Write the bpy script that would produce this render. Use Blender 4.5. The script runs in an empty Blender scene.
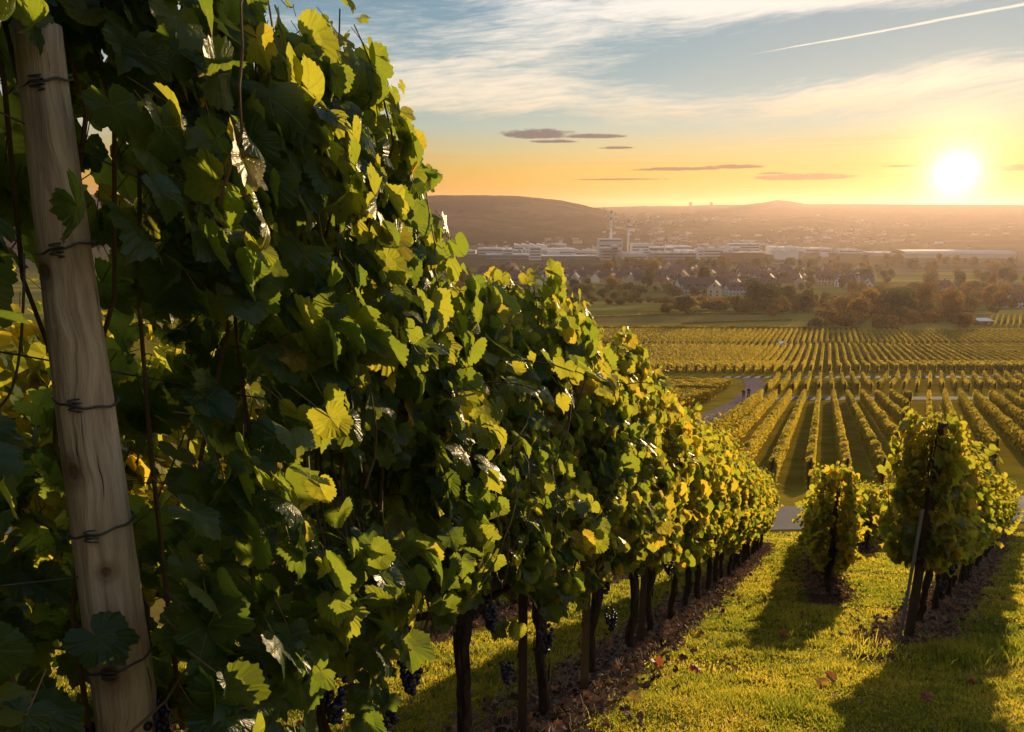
import bpy, math, random
import numpy as np
from mathutils import Vector, Matrix

sc = bpy.context.scene
COL = sc.collection
R = math.radians
rng = np.random.default_rng(11)
random.seed(5)

# ------------------------------------------------------------------ camera
F = 720.0
cam = bpy.data.cameras.new('camera')
camo = bpy.data.objects.new('camera', cam)
COL.objects.link(camo)
sc.camera = camo
cam.sensor_width = 36.0
cam.lens = 36.0 * F / 1024.0
cam.clip_start = 0.05
cam.clip_end = 60000
camo.location = (0, 0, 0)
camo.rotation_euler = (R(90 - 11.8445), 0, 0)

# ------------------------------------------------------------------ world and sun
SUN_AZ, SUN_EL = 30.8, 2.7
w = bpy.data.worlds.new('World')
sc.world = w
w.use_nodes = True


class NT:
    """small helper for building node trees"""
    def __init__(s, nt):
        s.t = nt; s.n = nt.nodes; s.l = nt.links

    def put(s, inp, v):
        if isinstance(v, bpy.types.NodeSocket):
            s.l.new(v, inp)
        else:
            inp.default_value = v

    def m(s, op, a, b=None, c=None, clamp=False):
        n = s.n.new('ShaderNodeMath'); n.operation = op; n.use_clamp = clamp
        s.put(n.inputs[0], a)
        if b is not None: s.put(n.inputs[1], b)
        if c is not None: s.put(n.inputs[2], c)
        return n.outputs[0]

    def mix(s, f, a, b, mode='MIX'):
        n = s.n.new('ShaderNodeMix'); n.data_type = 'RGBA'; n.blend_type = mode
        s.put(n.inputs[0], f)
        s.put(n.inputs[6], a if isinstance(a, bpy.types.NodeSocket) else (*a, 1))
        s.put(n.inputs[7], b if isinstance(b, bpy.types.NodeSocket) else (*b, 1))
        return n.outputs[2]

    def ramp(s, f, stops, interp='LINEAR'):
        n = s.n.new('ShaderNodeValToRGB'); s.put(n.inputs[0], f)
        n.color_ramp.interpolation = interp
        e = n.color_ramp.elements
        while len(e) < len(stops): e.new(0.5)
        for el, (p, c) in zip(e, stops):
            el.position = p
            el.color = (*c, 1) if isinstance(c, tuple) else (c, c, c, 1)
        return n.outputs[0]

    def noise(s, vec, scale, detail=3, rough=.5, dist=0.0, out=0):
        n = s.n.new('ShaderNodeTexNoise')
        if vec is not None: s.l.new(vec, n.inputs['Vector'])
        n.inputs['Scale'].default_value = scale
        n.inputs['Detail'].default_value = detail
        n.inputs['Roughness'].default_value = rough
        n.inputs['Distortion'].default_value = dist
        return n.outputs[out]

    def xyz(s, x, y, z):
        n = s.n.new('ShaderNodeCombineXYZ')
        s.put(n.inputs[0], x); s.put(n.inputs[1], y); s.put(n.inputs[2], z)
        return n.outputs[0]

    def sep(s, v):
        n = s.n.new('ShaderNodeSeparateXYZ'); s.l.new(v, n.inputs[0])
        return n.outputs

    def smooth(s, v, a, b):
        n = s.n.new('ShaderNodeMapRange'); n.interpolation_type = 'SMOOTHSTEP'
        s.put(n.inputs[0], v)
        n.inputs[1].default_value = a; n.inputs[2].default_value = b
        n.inputs[3].default_value = 0; n.inputs[4].default_value = 1
        return n.outputs[0]


def lin(r, g, b):
    f = lambda c: (c / 255 / 12.92) if c / 255 <= .04045 else ((c / 255 + .055) / 1.055) ** 2.4
    return (f(r), f(g), f(b))


def build_world():
    k = NT(w.node_tree)
    bg = k.n['Background']
    sky = k.n.new('ShaderNodeTexSky')
    sky.sky_type = 'NISHITA'; sky.sun_disc = False
    sky.sun_elevation = R(SUN_EL); sky.sun_rotation = R(SUN_AZ)
    sky.dust_density = 1.0; sky.ozone_density = 1.2
    tc = k.n.new('ShaderNodeTexCoord').outputs['Generated']
    x, y, z = k.sep(tc)
    el = k.m('MULTIPLY', k.m('ARCSINE', z), 57.2958)
    az = k.m('MULTIPLY', k.m('ARCTAN2', x, y), 57.2958)
    # angle to the sun
    sd = (math.sin(R(SUN_AZ)) * math.cos(R(SUN_EL)), math.cos(R(SUN_AZ)) * math.cos(R(SUN_EL)), math.sin(R(SUN_EL)))
    dot = k.m('ADD', k.m('ADD', k.m('MULTIPLY', x, sd[0]), k.m('MULTIPLY', y, sd[1])), k.m('MULTIPLY', z, sd[2]))
    ang = k.m('MULTIPLY', k.m('ARCCOSINE', k.m('MINIMUM', dot, 0.9999999)), 57.2958)
    # colour by elevation, 0..45 degrees
    stops = [(0, lin(206, 124, 10)), (1.0, lin(214, 140, 14)), (2.2, lin(220, 158, 30)), (3.4, lin(214, 172, 72)),
             (4.8, lin(196, 186, 130)), (6.5, lin(174, 190, 178)), (8.5, lin(152, 180, 184)), (11, lin(134, 168, 180)),
             (16, lin(112, 152, 176)), (26, lin(82, 126, 178)), (45, lin(60, 100, 160))]
    grad = k.ramp(k.m('DIVIDE', el, 45.0), [(a / 45.0, c) for a, c in stops])
    away = k.m('ADD', k.m('MULTIPLY', dot, .40), .60)
    grad = k.mix(1.0, grad, k.xyz(away, away, away), 'MULTIPLY')
    # the physical sky, kept from blowing out round the sun
    nis = k.n.new('ShaderNodeVectorMath'); nis.operation = 'SCALE'; k.l.new(sky.outputs[0], nis.inputs[0]); nis.inputs[3].default_value = .15
    nm = k.n.new('ShaderNodeVectorMath'); nm.operation = 'MINIMUM'; k.l.new(nis.outputs[0], nm.inputs[0]); nm.inputs[1].default_value = (.95, .66, .36)
    col = k.mix(.12, grad, nm.outputs[0])
    # cirrus, long thin streaks drawn out along the horizon
    wob = k.noise(k.xyz(k.m('MULTIPLY', az, .05), k.m('MULTIPLY', el, .09), 3.0), 1.0, 3, .5)
    elw = k.m('ADD', el, k.m('MULTIPLY', k.m('SUBTRACT', wob, .5), 3.0))
    elt = k.m('SUBTRACT', elw, k.m('MULTIPLY', az, .07))
    n1 = k.noise(k.xyz(k.m('MULTIPLY', az, .035), k.m('MULTIPLY', elt, .24), 7.3), 1.0, 6, .58, .4)
    n2 = k.noise(k.xyz(k.m('MULTIPLY', az, .11), k.m('MULTIPLY', elt, 1.0), 1.7), 1.0, 8, .66, .5)
    n3 = k.noise(k.xyz(k.m('MULTIPLY', az, .42), k.m('MULTIPLY', elt, 3.4), 9.1), 1.0, 7, .68, .3)

    def blob(a0, e0, ra, re):
        u = k.m('DIVIDE', k.m('SUBTRACT', az, a0), ra)
        v = k.m('DIVIDE', k.m('SUBTRACT', elw, e0), re)
        return k.m('POWER', 2.718, k.m('MULTIPLY', k.m('ADD', k.m('MULTIPLY', u, u), k.m('MULTIPLY', v, v)), -1))
    dens = k.m('ADD', k.m('MULTIPLY', n1, .42), k.m('MULTIPLY', n2, .42))
    dens = k.m('ADD', dens, k.m('MULTIPLY', n3, .24))
    for (a0, e0, ra, re, g) in [(24, 11.2, 14, 1.9, -.24), (-3, 6.2, 9, 1.1, -.26), (-12, 15.4, 7, 1.6, -.14), (10, 9.4, 7, 1.0, -.14),
                                (20, 14.6, 14, 1.3, .22), (2, 9.5, 12, 3.2, .10), (24, 8.3, 14, .8, .10), (16, 6.5, 12, .9, -.06)]:
        dens = k.m('ADD', dens, k.m('MULTIPLY', blob(a0, e0, ra, re), g))
    mask = k.smooth(dens, .44, .72)
    mask = k.m('MULTIPLY', mask, k.smooth(el, 3.0, 8.0))
    ccol = k.ramp(k.m('DIVIDE', el, 20.0), [(0, lin(226, 158, 60)), (.25, lin(232, 190, 124)), (.42, lin(246, 226, 196)), (.75, lin(252, 244, 232)), (1, lin(246, 244, 242))])
    col = k.mix(k.m('MULTIPLY', mask, .86), col, ccol)
    # thin warm bands low over the horizon
    nb = k.noise(k.xyz(k.m('MULTIPLY', az, .05), k.m('MULTIPLY', el, 2.4), 5.0), 1.0, 4, .6, .3)
    mb = k.m('MULTIPLY', k.smooth(nb, .5, .68), k.m('MULTIPLY', k.smooth(el, .6, 1.6), k.m('SUBTRACT', 1.0, k.smooth(el, 3.5, 7.0))))
    col = k.mix(k.m('MULTIPLY', mb, .35), col, lin(222, 152, 84))
    # small dark clouds
    rag = k.m('MULTIPLY', k.m('SUBTRACT', k.noise(k.xyz(k.m('MULTIPLY', az, .9), k.m('MULTIPLY', el, 3.6), 2.0), 1.0, 6, .68), .5), 2.6)
    tot = None
    for (a0, e0, ra, re) in [(2.0, 5.95, 2.6, .34), (6.2, 5.80, 2.2, .16), (3.2, 5.45, 1.7, .11), (8.0, 4.95, 1.3, .09),
                             (12.6, 3.35, 3.2, .12), (16.6, 3.45, 2.0, .15), (21.3, 2.62, 3.2, .22), (19.2, 2.95, 1.2, .08),
                             (28.0, 3.25, 1.5, .08), (34.5, 2.9, 2.4, .2), (8.2, 2.65, 3.4, .07), (-10, 3.2, 4.0, .16), (44, 3.2, 5, .22), (56, 5, 6, .3)]:
        u = k.m('DIVIDE', k.m('SUBTRACT', az, a0), ra * 1.15)
        v = k.m('DIVIDE', k.m('SUBTRACT', el, e0), re * 1.4)
        v = k.m('MAXIMUM', v, k.m('MULTIPLY', v, -1.6))
        b = k.m('SUBTRACT', 1.0, k.m('ADD', k.m('MULTIPLY', u, u), k.m('MULTIPLY', v, v)))
        tot = b if tot is None else k.m('MAXIMUM', tot, b)
    dk = k.smooth(k.m('ADD', k.m('ADD', tot, .18), rag), .05, .8)
    dk = k.m('MULTIPLY', dk, k.smooth(tot, -.9, .3))
    dcol = k.ramp(k.m('DIVIDE', el, 8.0), [(0, lin(160, 98, 44)), (.35, lin(128, 88, 66)), (.7, lin(96, 88, 96)), (1, lin(108, 104, 114))])
    col = k.mix(k.m('MULTIPLY', dk, .9), col, dcol)
    # contrail
    t = k.m('DIVIDE', k.m('SUBTRACT', az, 17.0), 17.0)
    cl = k.m('ADD', k.m('ADD', 11.05, k.m('MULTIPLY', t, 1.75)), k.m('MULTIPLY', k.m('MULTIPLY', t, t), -.25))
    wid = k.m('ADD', .030, k.m('MULTIPLY', k.m('MAXIMUM', t, 0.0), .05))
    dd = k.m('ABSOLUTE', k.m('DIVIDE', k.m('SUBTRACT', el, k.m('ADD', cl, k.m('MULTIPLY', k.m('SUBTRACT', n2, .5), .3))), wid))
    tr = k.m('MULTIPLY', k.m('SUBTRACT', 1.0, k.smooth(dd, .3, 1.6)), k.m('MULTIPLY', k.smooth(t, -.02, .25), k.m('SUBTRACT', 1.0, k.smooth(t, 1.3, 1.9))))
    col = k.mix(k.m('MULTIPLY', tr, .8), col, lin(255, 240, 218))
    # aureole and sun
    def gl(width, amp, c, ex=1.6):
        g = k.m('MULTIPLY', k.m('POWER', 2.718, k.m('MULTIPLY', k.m('POWER', k.m('DIVIDE', ang, width), ex), -1)), amp)
        return k.mix(1.0, k.xyz(g, g, g), c, 'MULTIPLY')
    col = k.mix(1.0, col, gl(9.0, .05, (1, .45, .03)), 'ADD')
    col = k.mix(1.0, col, gl(3.2, .30, (1, .66, .14)), 'ADD')
    col = k.mix(1.0, col, gl(.70, 7.0, (1, .84, .46), 1.05), 'ADD')
    col = k.mix(1.0, col, gl(2.6, .5, (1, .80, .36), 1.1), 'ADD')
    # ground half
    col = k.mix(k.smooth(el, -2.0, -.3), lin(90, 72, 52), col)
    sc2 = k.n.new('ShaderNodeVectorMath'); sc2.operation = 'SCALE'; k.l.new(col, sc2.inputs[0]); sc2.inputs[3].default_value = .68 / .15
    k.l.new(sc2.outputs[0], bg.inputs[0])
    bg.inputs[1].default_value = .15


build_world()
w.cycles.sampling_method = 'MANUAL'
w.cycles.sample_map_resolution = 1024

sun = bpy.data.lights.new('sun', 'SUN')
suno = bpy.data.objects.new('sun', sun)
COL.objects.link(suno)
sun.energy = 5.0
sun.angle = R(0.7)
sun.color = (1.0, .70, .36)
dv = Vector((math.sin(R(SUN_AZ)) * math.cos(R(SUN_EL)), math.cos(R(SUN_AZ)) * math.cos(R(SUN_EL)), math.sin(R(SUN_EL))))
suno.rotation_euler = dv.to_track_quat('Z', 'Y').to_euler()

sc.view_settings.view_transform = 'Standard'
sc.view_settings.look = 'None'
sc.view_settings.exposure = 0.72
sc.view_settings.gamma = 1.0
sc.cycles.max_bounces = 7
sc.cycles.diffuse_bounces = 3
sc.cycles.glossy_bounces = 2
sc.cycles.transmission_bounces = 4
sc.cycles.volume_bounces = 1
sc.cycles.transparent_max_bounces = 8
sc.cycles.sample_clamp_indirect = 4.0
sc.cycles.use_denoising = True

# ------------------------------------------------------------------ terrain shape
KY = np.array([-200, -40, -10, 0, 3.43, 10, 19, 26.3, 32.2, 40, 107, 113, 134, 158, 163, 185, 252, 304, 470, 560, 890, 1213, 2000, 60000.])
KZ = np.array([22, 13, 2.2, -1.35, -2.75, -5.6, -9.45, -12.2, -13.4, -15.9, -28, -28.6, -32.4, -35.2, -35.7, -39.3, -45.9, -49.2, -57.5, -62, -72, -75.4, -79, -79.])
gy = np.concatenate([np.arange(-100, 400, .5), np.arange(400, 3000, 10)])
gz = np.interp(gy, KY, KZ)
kk = np.ones(5) / 5
gz[4:996] = np.convolve(gz, kk, 'same')[4:996]


def h(y):
    return np.interp(y, gy, gz)


def hh(y):
    return float(h(y))


def vnoise(x, y, s, seed=0):
    """smooth value noise"""
    x = np.asarray(x, float) / s; y = np.asarray(y, float) / s
    xi = np.floor(x).astype(np.int64); yi = np.floor(y).astype(np.int64)
    fx = x - xi; fy = y - yi
    fx = fx * fx * (3 - 2 * fx); fy = fy * fy * (3 - 2 * fy)

    def g(a, b):
        v = (a * 374761393 + b * 668265263 + seed * 974711) & 0x7fffffff
        v = ((v ^ (v >> 13)) * 1274126177) & 0x7fffffff
        return ((v ^ (v >> 16)) & 0xffff) / 65535.0
    return (g(xi, yi) * (1 - fx) + g(xi + 1, yi) * fx) * (1 - fy) + (g(xi, yi + 1) * (1 - fx) + g(xi + 1, yi + 1) * fx) * fy


def fbm(x, y, s, o=4, seed=0):
    t = 0; a = .5
    for i in range(o):
        t = t + a * vnoise(x, y, s / 2 ** i, seed + i * 17); a *= .5
    return t / (1 - .5 ** o)


def near_h(x, y):
    """ground with the small bumps of the meadow (only up close)"""
    x = np.asarray(x, float); y = np.asarray(y, float)
    b = (vnoise(x, y, .9, 3) - .5) * .05 + (vnoise(x, y, .25, 9) - .5) * .025
    f = np.clip((26.0 - y) / 1.5, 0, 1)
    return h(y) + b * f


def P(px, Y):
    """point on the ground, Y metres down the valley in the direction px/721"""
    X = (px - 512) / 721.0 * Y
    return X, Y, hh(Y)


def z_at(py, Y):
    """height seen at elevation py at distance Y along the view azimuth"""
    cp, sp = math.cos(R(11.8445)), math.sin(R(11.8445))
    u = (366 - py) / F
    return Y * (-sp + u * cp) / (cp + u * sp)


# ------------------------------------------------------------------ mesh and object helpers
def tag(o, label, cat, group=None, kind=None):
    if label: o['label'] = label
    if cat: o['category'] = cat
    if group: o['group'] = group
    if kind: o['kind'] = kind
    return o


def structure(o):
    o['kind'] = 'structure'
    return o


def link(o, parent=None):
    COL.objects.link(o)
    if parent is not None: o.parent = parent
    return o


def empty(name, loc, rz=0.0):
    o = bpy.data.objects.new(name, None)
    o.empty_display_size = .2
    o.location = loc; o.rotation_euler = (0, 0, rz)
    return link(o)


def np_mesh(name, V, loops, totals, mats, midx=None, rnd=None, uv=None, smooth=True):
    me = bpy.data.meshes.new(name)
    V = np.ascontiguousarray(V, dtype=np.float32); loops = np.ascontiguousarray(loops, dtype=np.int32)
    totals = np.ascontiguousarray(totals, dtype=np.int32)
    me.vertices.add(len(V)); me.vertices.foreach_set('co', V.ravel())
    me.loops.add(len(loops)); me.loops.foreach_set('vertex_index', loops)
    me.polygons.add(len(totals))
    st = np.zeros(len(totals), np.int32); st[1:] = np.cumsum(totals)[:-1]
    me.polygons.foreach_set('loop_start', st)
    me.polygons.foreach_set('loop_total', totals)
    if midx is not None: me.polygons.foreach_set('material_index', np.ascontiguousarray(midx, dtype=np.int32))
    me.polygons.foreach_set('use_smooth', np.full(len(totals), smooth))
    if uv is not None:
        l = me.uv_layers.new(name='UVMap')
        l.data.foreach_set('uv', np.ascontiguousarray(uv[loops], dtype=np.float32).ravel())
    if rnd is not None:
        a = me.attributes.new('rnd', 'FLOAT', 'POINT')
        a.data.foreach_set('value', np.ascontiguousarray(rnd, dtype=np.float32))
    me.update(calc_edges=True)
    for m in (mats if isinstance(mats, (list, tuple)) else [mats]): me.materials.append(m)
    return me


class MB:
    """collects geometry for one mesh"""
    def __init__(s):
        s.V = []; s.L = []; s.T = []; s.M = []; s.Rn = []; s.UV = []; s.n = 0

    def add(s, V, loops, totals, mi=0, rnd=0.0, uv=None):
        V = np.asarray(V, float).reshape(-1, 3); nv = len(V)
        s.V.append(V); s.L.append(np.asarray(loops, np.int64).ravel() + s.n); s.T.append(np.asarray(totals, np.int64))
        s.M.append(np.full(len(totals), mi)); s.Rn.append(np.broadcast_to(np.asarray(rnd, float), (nv,)))
        s.UV.append(np.zeros((nv, 2)) if uv is None else uv)
        s.n += nv

    def box(s, x0, x1, y0, y1, z0, z1, mi=0):
        V = [(x0, y0, z0), (x1, y0, z0), (x1, y1, z0), (x0, y1, z0), (x0, y0, z1), (x1, y0, z1), (x1, y1, z1), (x0, y1, z1)]
        s.poly(V, [(0, 3, 2, 1), (4, 5, 6, 7), (0, 1, 5, 4), (1, 2, 6, 5), (2, 3, 7, 6), (3, 0, 4, 7)], mi)
        return s

    def poly(s, V, faces, mi=0):
        s.add(V, [i for f in faces for i in f], [len(f) for f in faces], mi)
        return s

    def tube(s, pts, rad, sides=8, mi=0, jit=0.0, caps=True, seed=0):
        pts = np.asarray(pts, float); n = len(pts)
        rad = np.broadcast_to(np.asarray(rad, float), (n,))
        r_ = np.random.default_rng(abs(seed) + 1)
        tang = np.gradient(pts, axis=0)
        tang /= np.linalg.norm(tang, axis=1)[:, None] + 1e-9
        up = np.array([0, 0, 1.0]) if abs(tang[:, 2]).mean() < .8 else np.array([1.0, 0, 0])
        a = np.cross(tang, up); a /= np.linalg.norm(a, axis=1)[:, None] + 1e-9
        b = np.cross(tang, a)
        th = np.linspace(0, 2 * math.pi, sides, endpoint=False)
        rr = rad[:, None] * (1 + (r_.random((n, sides)) - .5) * 2 * jit)
        V = pts[:, None, :] + rr[..., None] * (np.cos(th)[None, :, None] * a[:, None, :] + np.sin(th)[None, :, None] * b[:, None, :])
        V = V.reshape(-1, 3)
        F_ = []
        for i in range(n - 1):
            for j in range(sides):
                j2 = (j + 1) % sides
                F_.append((i * sides + j, i * sides + j2, (i + 1) * sides + j2, (i + 1) * sides + j))
        if caps:
            F_.append(tuple(range(sides - 1, -1, -1))); F_.append(tuple((n - 1) * sides + j for j in range(sides)))
        uv = np.stack([np.tile(th / 6.283, n), np.repeat(np.linspace(0, 1, n), sides)], 1)
        s.add(V, [i for f in F_ for i in f], [len(f) for f in F_], mi, 0.0, uv)
        return s

    def mesh(s, name, mats, smooth=False):
        return np_mesh(name, np.concatenate(s.V), np.concatenate(s.L), np.concatenate(s.T), mats,
                       np.concatenate(s.M), np.concatenate(s.Rn), np.concatenate(s.UV), smooth)

    def obj(s, name, mats, parent=None, smooth=False):
        return link(bpy.data.objects.new(name, s.mesh(name, mats, smooth)), parent)


def inst(name, me, parent=None, loc=(0, 0, 0), rz=0, sc_=1.0):
    o = bpy.data.objects.new(name, me)
    o.location = loc; o.rotation_euler = (0, 0, rz)
    o.scale = (sc_, sc_, sc_) if not isinstance(sc_, tuple) else sc_
    return link(o, parent)


# ------------------------------------------------------------------ materials
def newmat(name):
    m = bpy.data.materials.new(name); m.use_nodes = True
    k = NT(m.node_tree)
    return m, k, k.n['Principled BSDF']


def plain(name, c, rough=.7, spec=.3, var=.25, scale=3.0, bump=0.0, metal=0.0, coords='Object'):
    m, k, b = newmat(name)
    tc = k.n.new('ShaderNodeTexCoord').outputs[coords]
    f = k.noise(tc, scale, 5, .6)
    f2 = k.m('ADD', k.m('MULTIPLY', k.m('SUBTRACT', f, .5), var * 2.4), 1.0)
    k.l.new(k.mix(1.0, c, k.xyz(f2, f2, f2), 'MULTIPLY'), b.inputs['Base Color'])
    b.inputs['Roughness'].default_value = rough
    b.inputs['Specular IOR Level'].default_value = spec
    b.inputs['Metallic'].default_value = metal
    if bump:
        bn = k.n.new('ShaderNodeBump'); bn.inputs['Strength'].default_value = bump; bn.inputs['Distance'].default_value = .02
        k.l.new(f, bn.inputs['Height']); k.l.new(bn.outputs[0], b.inputs['Normal'])
    return m


def leafy(name, stops, tstops, rough=.42, spec=.45, veins=False, tmix=.45, vary=.0, attr='rnd'):
    """thin leaves: diffuse top, light coming through from behind, waxy gloss; colours by a per leaf number"""
    m, k, b = newmat(name)
    a = k.n.new('ShaderNodeAttribute'); a.attribute_name = attr
    f = a.outputs['Fac']
    if vary:
        oi = k.n.new('ShaderNodeObjectInfo').outputs['Random']
        f = k.m('ADD', f, k.m('MULTIPLY', k.m('SUBTRACT', oi, .5), vary), clamp=True)
    c = k.ramp(f, stops); t = k.ramp(f, tstops)
    if veins:
        uvn = k.n.new('ShaderNodeUVMap'); uvn.uv_map = 'UVMap'
        u, v, _ = k.sep(uvn.outputs[0])
        best = None
        for ang in (0, 52, -52, 104, -104):
            s_, c_ = math.sin(R(ang)), math.cos(R(ang))
            al = k.m('ADD', k.m('MULTIPLY', u, s_), k.m('MULTIPLY', v, c_))
            cr = k.m('ABSOLUTE', k.m('SUBTRACT', k.m('MULTIPLY', u, c_), k.m('MULTIPLY', v, s_)))
            # side veins, slanting off the main ones
            q = k.m('FRACT', k.m('SUBTRACT', k.m('MULTIPLY', al, 5.0), k.m('MULTIPLY', cr, 4.5)))
            q = k.m('MULTIPLY', k.m('ABSOLUTE', k.m('SUBTRACT', q, .5)), .11)
            q = k.m('ADD', k.m('SUBTRACT', .055, q), k.m('MULTIPLY', cr, .30))
            d = k.m('ADD', k.m('MINIMUM', cr, q), k.m('MULTIPLY', k.m('LESS_THAN', al, 0.0), 1.0))
            best = d if best is None else k.m('MINIMUM', best, d)
        vein = k.m('SUBTRACT', 1.0, k.smooth(best, .006, .028))
        tcn = k.n.new('ShaderNodeTexCoord').outputs['Object']
        blot = k.noise(tcn, 22, 4, .6)
        c = k.mix(k.m('MULTIPLY', vein, .45), c, (.20, .24, .08))
        c = k.mix(k.m('MULTIPLY', k.smooth(blot, .50, .75), .35), c, (.10, .13, .02))
        t = k.mix(k.m('MULTIPLY', vein, .45), t, (.30, .26, .05))
        t = k.mix(k.m('MULTIPLY', k.smooth(blot, .45, .8), .35), t, (.50, .44, .05))
        # rusty specks and bigger dry spots
        tc3 = k.n.new('ShaderNodeTexCoord').outputs['Object']
        sp = k.m('MAXIMUM', k.smooth(k.noise(tc3, 75, 2, .5), .70, .74), k.m('MULTIPLY', k.smooth(k.noise(tc3, 24, 3, .6), .68, .72), .8))
        c = k.mix(k.m('MULTIPLY', sp, .8), c, (.12, .06, .02)); t = k.mix(k.m('MULTIPLY', sp, .8), t, (.25, .10, .02))
        # dry brownish margins
        rr = k.m('SQRT', k.m('ADD', k.m('MULTIPLY', u, u), k.m('MULTIPLY', v, v)))
        ed = k.m('MULTIPLY', k.smooth(k.m('ADD', rr, k.m('MULTIPLY', blot, .4)), 1.0, 1.3), .55)
        c = k.mix(ed, c, (.16, .10, .03)); t = k.mix(ed, t, (.42, .24, .05))
        bn = k.n.new('ShaderNodeBump'); bn.inputs['Strength'].default_value = .5; bn.inputs['Distance'].default_value = .006
        k.l.new(k.m('SUBTRACT', k.m('MULTIPLY', k.noise(tcn, 90, 3, .6), .6), vein), bn.inputs['Height'])
        k.l.new(bn.outputs[0], b.inputs['Normal'])
    k.l.new(c, b.inputs['Base Color'])
    b.inputs['Roughness'].default_value = rough
    b.inputs['Specular IOR Level'].default_value = spec
    tr = k.n.new('ShaderNodeBsdfTranslucent'); k.l.new(t, tr.inputs[0])
    mx = k.n.new('ShaderNodeMixShader'); mx.inputs[0].default_value = tmix
    k.l.new(b.outputs[0], mx.inputs[1]); k.l.new(tr.outputs[0], mx.inputs[2])
    k.l.new(mx.outputs[0], k.n['Material Output'].inputs[0])
    return m


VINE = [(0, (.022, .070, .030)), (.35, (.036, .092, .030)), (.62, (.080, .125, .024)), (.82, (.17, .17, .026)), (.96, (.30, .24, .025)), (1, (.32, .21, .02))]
VINT = [(0, (.18, .28, .025)), (.35, (.34, .42, .03)), (.62, (.55, .54, .04)), (.82, (.66, .52, .035)), (.96, (.86, .62, .04)), (1, (.85, .48, .03))]
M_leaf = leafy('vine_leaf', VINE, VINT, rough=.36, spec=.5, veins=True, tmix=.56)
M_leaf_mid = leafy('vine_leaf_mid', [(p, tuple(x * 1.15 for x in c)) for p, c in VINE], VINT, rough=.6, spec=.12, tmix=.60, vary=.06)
M_leaf_far = leafy('vine_leaf_far', [(0, (.08, .085, .018)), (.5, (.20, .165, .022)), (1, (.34, .24, .03))],
                   [(0, (.36, .32, .03)), (.5, (.68, .52, .04)), (1, (.88, .62, .06))], rough=.6, spec=.2, tmix=.5, vary=.25)
M_cane = plain('vine_cane', (.12, .075, .03), .7, .3, .5, 12)
M_petiole = plain('leaf_stalk', (.16, .09, .03), .6, .3, .3, 12)
M_grape = plain('grape_skin', (.012, .010, .028), .38, .5, .6, 60)
M_wire = plain('wire_metal', (.10, .10, .10), .5, .5, .3, 30, metal=.6)
M_steel = plain('post_metal', (.22, .22, .22), .5, .5, .35, 8, metal=.5)
M_rust = plain('rusty_post', (.06, .035, .02), .7, .3, .5, 8)


def bark_mat():
    m, k, b = newmat('vine_bark')
    tc = k.n.new('ShaderNodeTexCoord').outputs['Object']
    x, y, z = k.sep(tc)
    v = k.xyz(k.m('MULTIPLY', x, 70), k.m('MULTIPLY', y, 70), k.m('MULTIPLY', z, 7))
    f = k.noise(v, 1.0, 6, .65, 1.2)
    k.l.new(k.ramp(f, [(.3, (.012, .008, .006)), (.5, (.045, .028, .018)), (.72, (.13, .085, .055))]), b.inputs['Base Color'])
    b.inputs['Roughness'].default_value = .85; b.inputs['Specular IOR Level'].default_value = .2
    bn = k.n.new('ShaderNodeBump'); bn.inputs['Strength'].default_value = 1.0; bn.inputs['Distance'].default_value = .015
    k.l.new(f, bn.inputs['Height']); k.l.new(bn.outputs[0], b.inputs['Normal'])
    return m


M_bark = bark_mat()


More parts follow.
